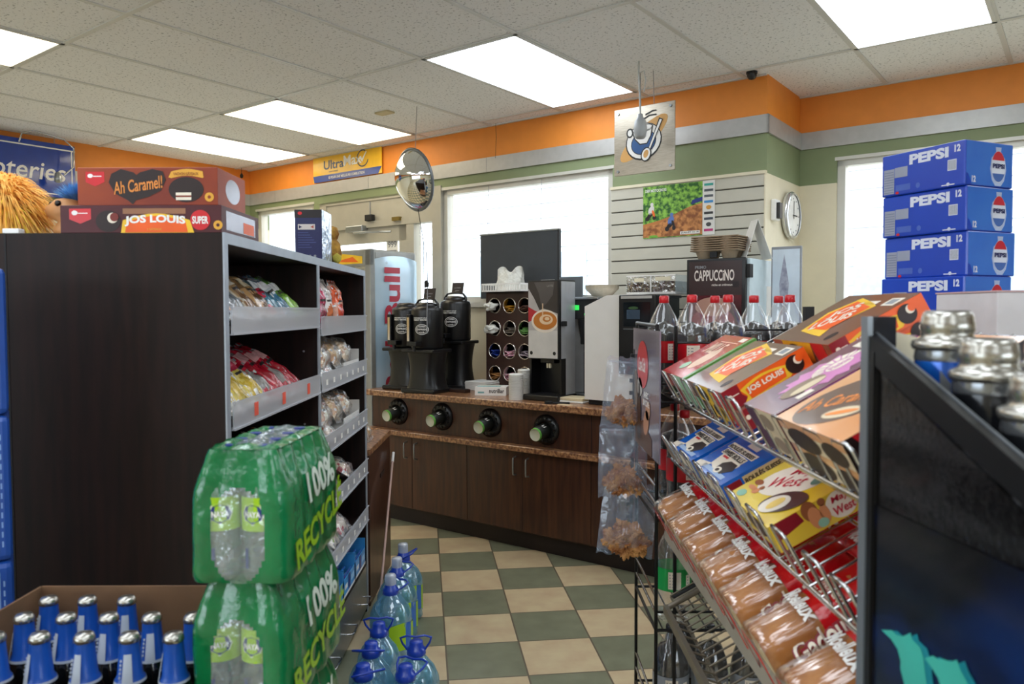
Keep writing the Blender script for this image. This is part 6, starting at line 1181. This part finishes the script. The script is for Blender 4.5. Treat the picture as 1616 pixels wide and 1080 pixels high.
# clip strip with pork rind bags
t = empty('clip_strip', (.398, 2.60, .57), 'black toothed clip strip hanging at the end of the bottle rack', 'clip strip')
m = MB(); m.box(-.004, .004, -.012, .012, 0, .72, BLACKM)
for k in range(17): m.prism([(-.018, .02 + k * .042), (0, .008 + k * .042), (.004, .02 + k * .042), (.0, .034 + k * .042)], -.003, .003, BLACKM) if 0 else m.box(-.016, .0, -.008, .008, .02 + k * .042, .032 + k * .042, BLACKM)
m.box(-.004, .03, -.004, .004, .715, .72, BLACKM); tag(m.build('strip', t, rot=(0, R(1.5), 0)))
RIND = P('pork_rind', '#8a4c1e', .75, c2='#c48d50', scale=30, bump=1.0, bscale=70); ZIP = FILM('zip_bag', gloss=.05, rough=.12, diff=.12, dcol='#c9dcf5', bump=.8, scale=14, edge=.35)
for i, (x, z, w, h, l, s_, ry) in enumerate(((.362, 1.03, .14, .235, 'topmost clear bag of brown crackling on the clip strip', 1, 6), (.365, .80, .165, .24, 'middle clear bag of brown crackling on the clip strip', 2, 2), (.368, .61, .19, .24, 'lowest clear bag of brown crackling on the clip strip', 3, 9))):
    t = empty('snack_pouch', (x, 2.56 - .02 * i, z), l, 'snack pouch', (R(-4 * i), R(ry), R(6)), 'clear pouches hanging on the clip strip')
    m = pillow(w, h, .05, wr=.6, seed=s_, nu=16, nv=20, mat=ZIP); m.box(-w / 2 * .9, w / 2 * .9, -.0015, .0015, h - .02, h - .014, ZIP); m.build('clear_pouch', t)
    rg = random.Random(s_); m = MB()
    for k in range(5):
        cx, cz, ra = (0, -.3, .28, -.12, .15)[k] * w * .8, h * (.17, .2, .16, .36, .33)[k], (.040, .030, .032, .026, .026)[k] * w / .15
        def blob(u, v, cx=cx, cz=cz, ra=ra, k=k):
            a, b_ = 2 * pi * u, pi * v; d = Vector((sin(b_) * cos(a), sin(b_) * sin(a), -cos(b_))); q = k * 3.1 + s_ * 7
            n = .75 + .55 * noise.noise(d * 2.2 + Vector((q, 0, 0))) + .35 * noise.noise(d * 6 + Vector((0, q, 0))) + .18 * noise.noise(d * 14)
            return (cx + ra * n * d.x, .45 * ra * n * d.y, cz + ra * n * d.z)
        m.grid(blob, 44, 30, RIND, smooth=False)
    tag(m.build('crackling', t), 'brown crackling pieces', kind='stuff')

# ================================================================ BLACK ENERGY DRINK DISPLAY at the near right
t = empty('drink_display', (.43, .93, 0), 'gloss black energy drink display stand at the right edge', 'display stand')
ART_REFL = P('display_art_reflect', '#050507', .25, coat=.3, c2='#0b2e6b', scale=2.6, lo=.48, hi=.8, stretch=(1, .9, 2.2)); yb = -.35  # blue patches: panel print, with reflections also put into the colour
def topz(y): return 1.372 + .366 * (y - .0) * 1.0       # top of the sloping bar at local y (0 at far post)
m = MB(); ys = [0, -.3, -.6, -.93, -1.28]
m.add([(0, 0, 0), (0, -1.28, 0), (0, -1.28, .87), (0, 0, 1.36), (.01, 0, 0), (.01, -1.28, 0), (.01, -1.28, .87), (.01, 0, 1.36)], [(0, 1, 2, 3), (7, 6, 5, 4), (0, 3, 7, 4), (1, 5, 6, 2), (3, 2, 6, 7)], GLOSSB)
m.add([(-.0012, -.015, 0), (-.0012, -1.27, 0), (-.0012, -1.27, .84), (-.0012, -.5, 1.13), (-.0012, -.3, 1.20), (-.0012, -.015, 1.19)], [(0, 1, 2, 3, 4, 5)], ART_REFL)
TEAL = P('teal_claw', '#3fae9f', .35); TEAD = P('teal_claw_edge', '#0f7f8c', .35)
C1 = [(0.874, 1.053), (0.849, 1.063), (0.838, 1.062), (0.824, 1.067), (0.809, 1.077), (0.805, 1.071), (0.789, 1.07), (0.783, 1.063), (0.775, 1.034), (.765, .96), (.775, .86), (.80, .80), (.806, .88), (.812, .96), (0.82, 1.015), (0.829, 1.028), (0.829, 1.037), (0.836, 1.047), (0.851, 1.052)]
C2 = [(0.781, 1.062), (0.765, 1.072), (0.754, 1.073), (0.747, 1.077), (0.734, 1.08), (0.723, 1.087), (0.717, 1.08), (0.708, 1.075), (0.703, 1.071), (.68, 1.02), (.675, .92), (.69, .82), (.715, .78), (.715, .90), (.73, 1.0), (0.75, 1.048), (0.755, 1.054), (0.768, 1.059)]
for C_ in (C1, C2):
    m.add([(-.0022, y - .93 - .006, z) for y, z in C_], [tuple(range(len(C_)))], TEAD); m.add([(-.0028, y - .93 + .006, z - .004) for y, z in C_], [tuple(range(len(C_)))], TEAL)
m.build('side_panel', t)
m = MB(); m.box(-.006, .0, -.012, .006, 0, 1.412, P('post_grey', '#8f959b', .3, .6)); m.box(-.005, .004, -.026, -.015, 0, 1.37, BLACK); m.build('corner_post', t)
m = MB(); m.box(0.0, .032, -.004, .012, 1.30, 1.412, P('post_navy_black', '#10131f', .35)); m.box(0, .62, -.006, .008, 0, 1.30, BLACKM); m.build('end_panel', t)
m = MB(); a0, a1 = 1.372, .90
def slab(m, y0, z0, y1, z1, x0, x1, t0, mat):
    m.add([(x0, y0, z0 - t0), (x1, y0, z0 - t0), (x1, y0, z0), (x0, y0, z0), (x0, y1, z1 - t0), (x1, y1, z1 - t0), (x1, y1, z1), (x0, y1, z1)], [(0, 1, 2, 3), (7, 6, 5, 4), (0, 4, 5, 1), (3, 2, 6, 7), (0, 3, 7, 4), (1, 5, 6, 2)], mat)
slab(m, -.005, 1.392, -1.28, .925, -.004, .008, .030, P('bar_black', '#17181b', .3, .3)); slab(m, -.005, 1.3935, -1.28, .9265, .006, .009, .032, P('bar_edge', '#70757b', .3, .6)); m.build('sloping_rail', t)
m = MB(); slab(m, 0, 1.285, -1.28, .818, .01, .62, .01, BLACKM); m.build('sloping_shelf', t)
m = MB(); m.box(.61, .62, -1.28, 0, 0, .8, BLACKM); m.build('side_panel', t)
mb = MB(); mb.add([(0, 0, 0), (.05, -.015, -.0), (.05, -.012, .045), (0, .003, .06)], [(0, 1, 2, 3)], P('cream_card', '#e6dcc0', .5)); mb.add([(0, .002, 0), (.05, -.013, -.0), (.05, -.01, .045), (0, .005, .06)], [(3, 2, 1, 0)], P('cream_card', '')); o = mb.build('price_card', loc=(.467, .95, 1.335)); tag(o, 'cream price card beside the black display post', 'card')
# resealable cans
def can(x, y, label, art, rz):
    z = 1.285 + .365 * (y - .93) + .014
    t = empty('resealable_can', (x, y, z), label, 'drink can', (0, 0, R(rz)), 'resealable energy drink cans on the sloping shelf')
    m = MB(); cols = {'blue': ('#0b4fae', '#1f6fd0'), 'black': ('#111215', '#2a2c31')}[art]; bm_ = P('can_' + art, cols[0], .22, .35, coat=.4, c2=cols[1], scale=16)
    m.lathe([(0, .0), (.026, .0), (.0325, .006), (.033, .012), (.033, .085), (.0325, .092), (.0305, .100)], bm_, 32); SV = P('can_shoulder', '#8d9094', .22, .8)
    m.lathe([(.0325, .088), (.0335, .092), (.032, .103)], SV, 32)
    for a0, w_, mt in ((-130, 30, P('can_grey_art', '#7d8084', .3, .4)), (-60, 26, DARKP), (160, 20, P('can_grey_art', ''))):
        vs = []
        for k in range(7): a = R(a0 + w_ * k / 6); vs += [(.0334 * cos(a), .0334 * sin(a), .02 + .012 * abs(k - 3)), (.0334 * cos(a), .0334 * sin(a), .08 - .004 * k)]
        m.add(vs, [(2 * k, 2 * k + 2, 2 * k + 3, 2 * k + 1) for k in range(6)], mt)
    m.build('can_body', t)
    m = MB(); m.lathe([(.031, .100), (.035, .102), (.0365, .106), (.0355, .111), (.029, .114)], TIN, 36); m.build('rim', t)
    m = MB(); m.lathe([(.029, .113), (.0265, .117), (.0265, .121), (.0275, .123), (.0275, .131), (.0262, .134), (.0262, .137), (.0245, .142), (.0215, .145), (.0205, .1435), (0, .1435)], TIN, 36); m.build('screw_cap', t)
can(.487, .862, 'blue resealable can, farthest on the sloping shelf', 'blue', 0); can(.486, .785, 'middle black resealable can on the sloping shelf', 'black', 40); can(.487, .705, 'nearest black resealable can, cut off at the right edge', 'black', 75)
can(.565, .80, 'black resealable can in the second row, hidden behind the first', 'black', 10)

# ================================================================ COLA CASES by the right window
CAB = P('stand_grey', '#7d7a74', .6); mb = MB(); mb.box(-.31, .62, -.45, .45, 0, .98, CAB, .004); mb.box(-.32, .63, -.46, .46, .97, 1.0, P('stand_top', '#b5b0a6', .5), .003); o = mb.build('stock_stand', loc=(1.30, 2.25, 0)); tag(o, 'low grey stand under the stacked blue cases, hidden behind the wire rack', 'stand')
mb = MB(); mb.box(-.14, .14, -.11, .11, 0, .383, KRAFT, .003); o = mb.build('shipping_carton', loc=(1.30, 2.31, 1.001), rot=(0, 0, R(23.8))); tag(o, 'brown shipping carton under the stack of blue cola cases', 'carton')
PBL = P('cola_case_blue', '#1440b4', .3, coat=.35, c2='#1a4cc4', scale=3); PB2 = P('cola_case_light', '#3f7ed8', .25, coat=.4, c2='#2f6ad0', scale=4); PW_ = P('cola_case_white', '#dde3f2', .4); PGR = P('panel_grey', '#9fa6ba', .5); NVY = P('cola_navy', '#15225c', .4)
def cola_case(k, dx, rz, label):
    a = R(23.8 + rz); H = .1235; t_ = MB(); w, d = .20, .27
    # local: front (-y) = short end, left (-x) = long side
    t_.box(0, w, 0, d, 0, H, PBL, .004)
    t_.M = Matrix.Translation((w / 2, d / 2, 0)); fr, tp, lf, rt, bk = faces(t_, w, d, H); t_.M = t_.M
    lf.text('PEPSI', .158, .098, .030, PW_, 2, w=.125, off=.05); lf.text('12', .247, .104, .020, PW_, 2, w=.018, off=.05); lf.rect(.218, .045, .245, .075, PW_, 2)
    for q in range(8): lf.rect(.2205 + q * .003, .047, .222 + q * .003, .073, GREY, 3)
    lf.rect(.008, .006, .045, .080, PGR, 2); lf.rect(.046, .052, .09, .082, PGR, 2); lf.rect(.05, .012, .1, .03, P('dim_case_text', '#4a68c0', .5), 2); lf.ell(.056, .007, .006, .004, RED, 3); lf.ell(.125, .02, .007, .008, P('dim_case_text', ''), 2)
    for q in range(9): lf.rect(.01, .01 + q * .0075, .043, .0115 + q * .0075, P('panel_dark', '#6d7590', .5), 3)
    lf.rect(.2, .005, .24, .008, PW_, 2); lf.ell(.22, .008, .005, .005, PW_, 2)
    fr.rect(.004, .003, w - .004, H - .003, PB2, 1)
    bx = .135; fr.poly([(bx - .012, H - .012), (bx + .012, H - .012), (bx + .010, H - .028), (bx + .028, H - .042), (bx + .034, .05), (bx + .026, .02), (bx + .012, .004), (bx - .012, .004), (bx - .026, .02), (bx - .034, .05), (bx - .028, H - .042), (bx - .010, H - .028)], P('glass_outline', '#b5c6e6', .3), 2)
    fr.ell(bx, .057, .029, .044, PW_, 3); fr.ell(bx, .057, .028, .043, P('cola_red', '#cf2a3c', .35), 4, a0=25, a1=155); fr.ell(bx, .055, .028, .040, P('cola_bottle_blue', '#4a6fb5', .3), 4, a0=205, a1=335); fr.text('PEPSI', bx, .059, .013, NVY, 6, w=.050, off=.05); fr.text('12', .034, .018, .018, PW_, 3, w=.016, off=.05)
    fr.poly([(.004, .003), (.026, .003), (.012, .03), (.004, .034)], PBL, 3)
    t_.M = Matrix(); o = t_.build('cola_case', loc=(1.238 + dx, 2.12 + dx * .5, 1.885 - H * (k + 1) - .0002 * k), rot=(0, 0, a)); return tag(o, label, 'drink case', 'stacked blue cola cases')
cola_case(0, 0, 0, 'topmost blue cola case by the right window'); cola_case(1, .008, .6, 'second blue cola case from the top'); cola_case(2, .014, -.4, 'third blue cola case from the top'); cola_case(3, .006, .3, 'lowest blue cola case, partly hidden by the cans')
mb = MB(); w, d, h = .42, .26, .46; mb.box(-w / 2, w / 2, -d / 2, d / 2, 0, h, P('white_carton', '#dcd8da', .6), .003); mb.box(-w / 2 - .002, w / 2, -d / 2 - .002, d / 2, h - .0, h + .004, P('carton_edge', '#c9a7a8', .5)); o = mb.build('white_carton', loc=(1.345, 1.935, 1.001)); tag(o, 'white carton in front of the lowest cola case at the right edge', 'carton')
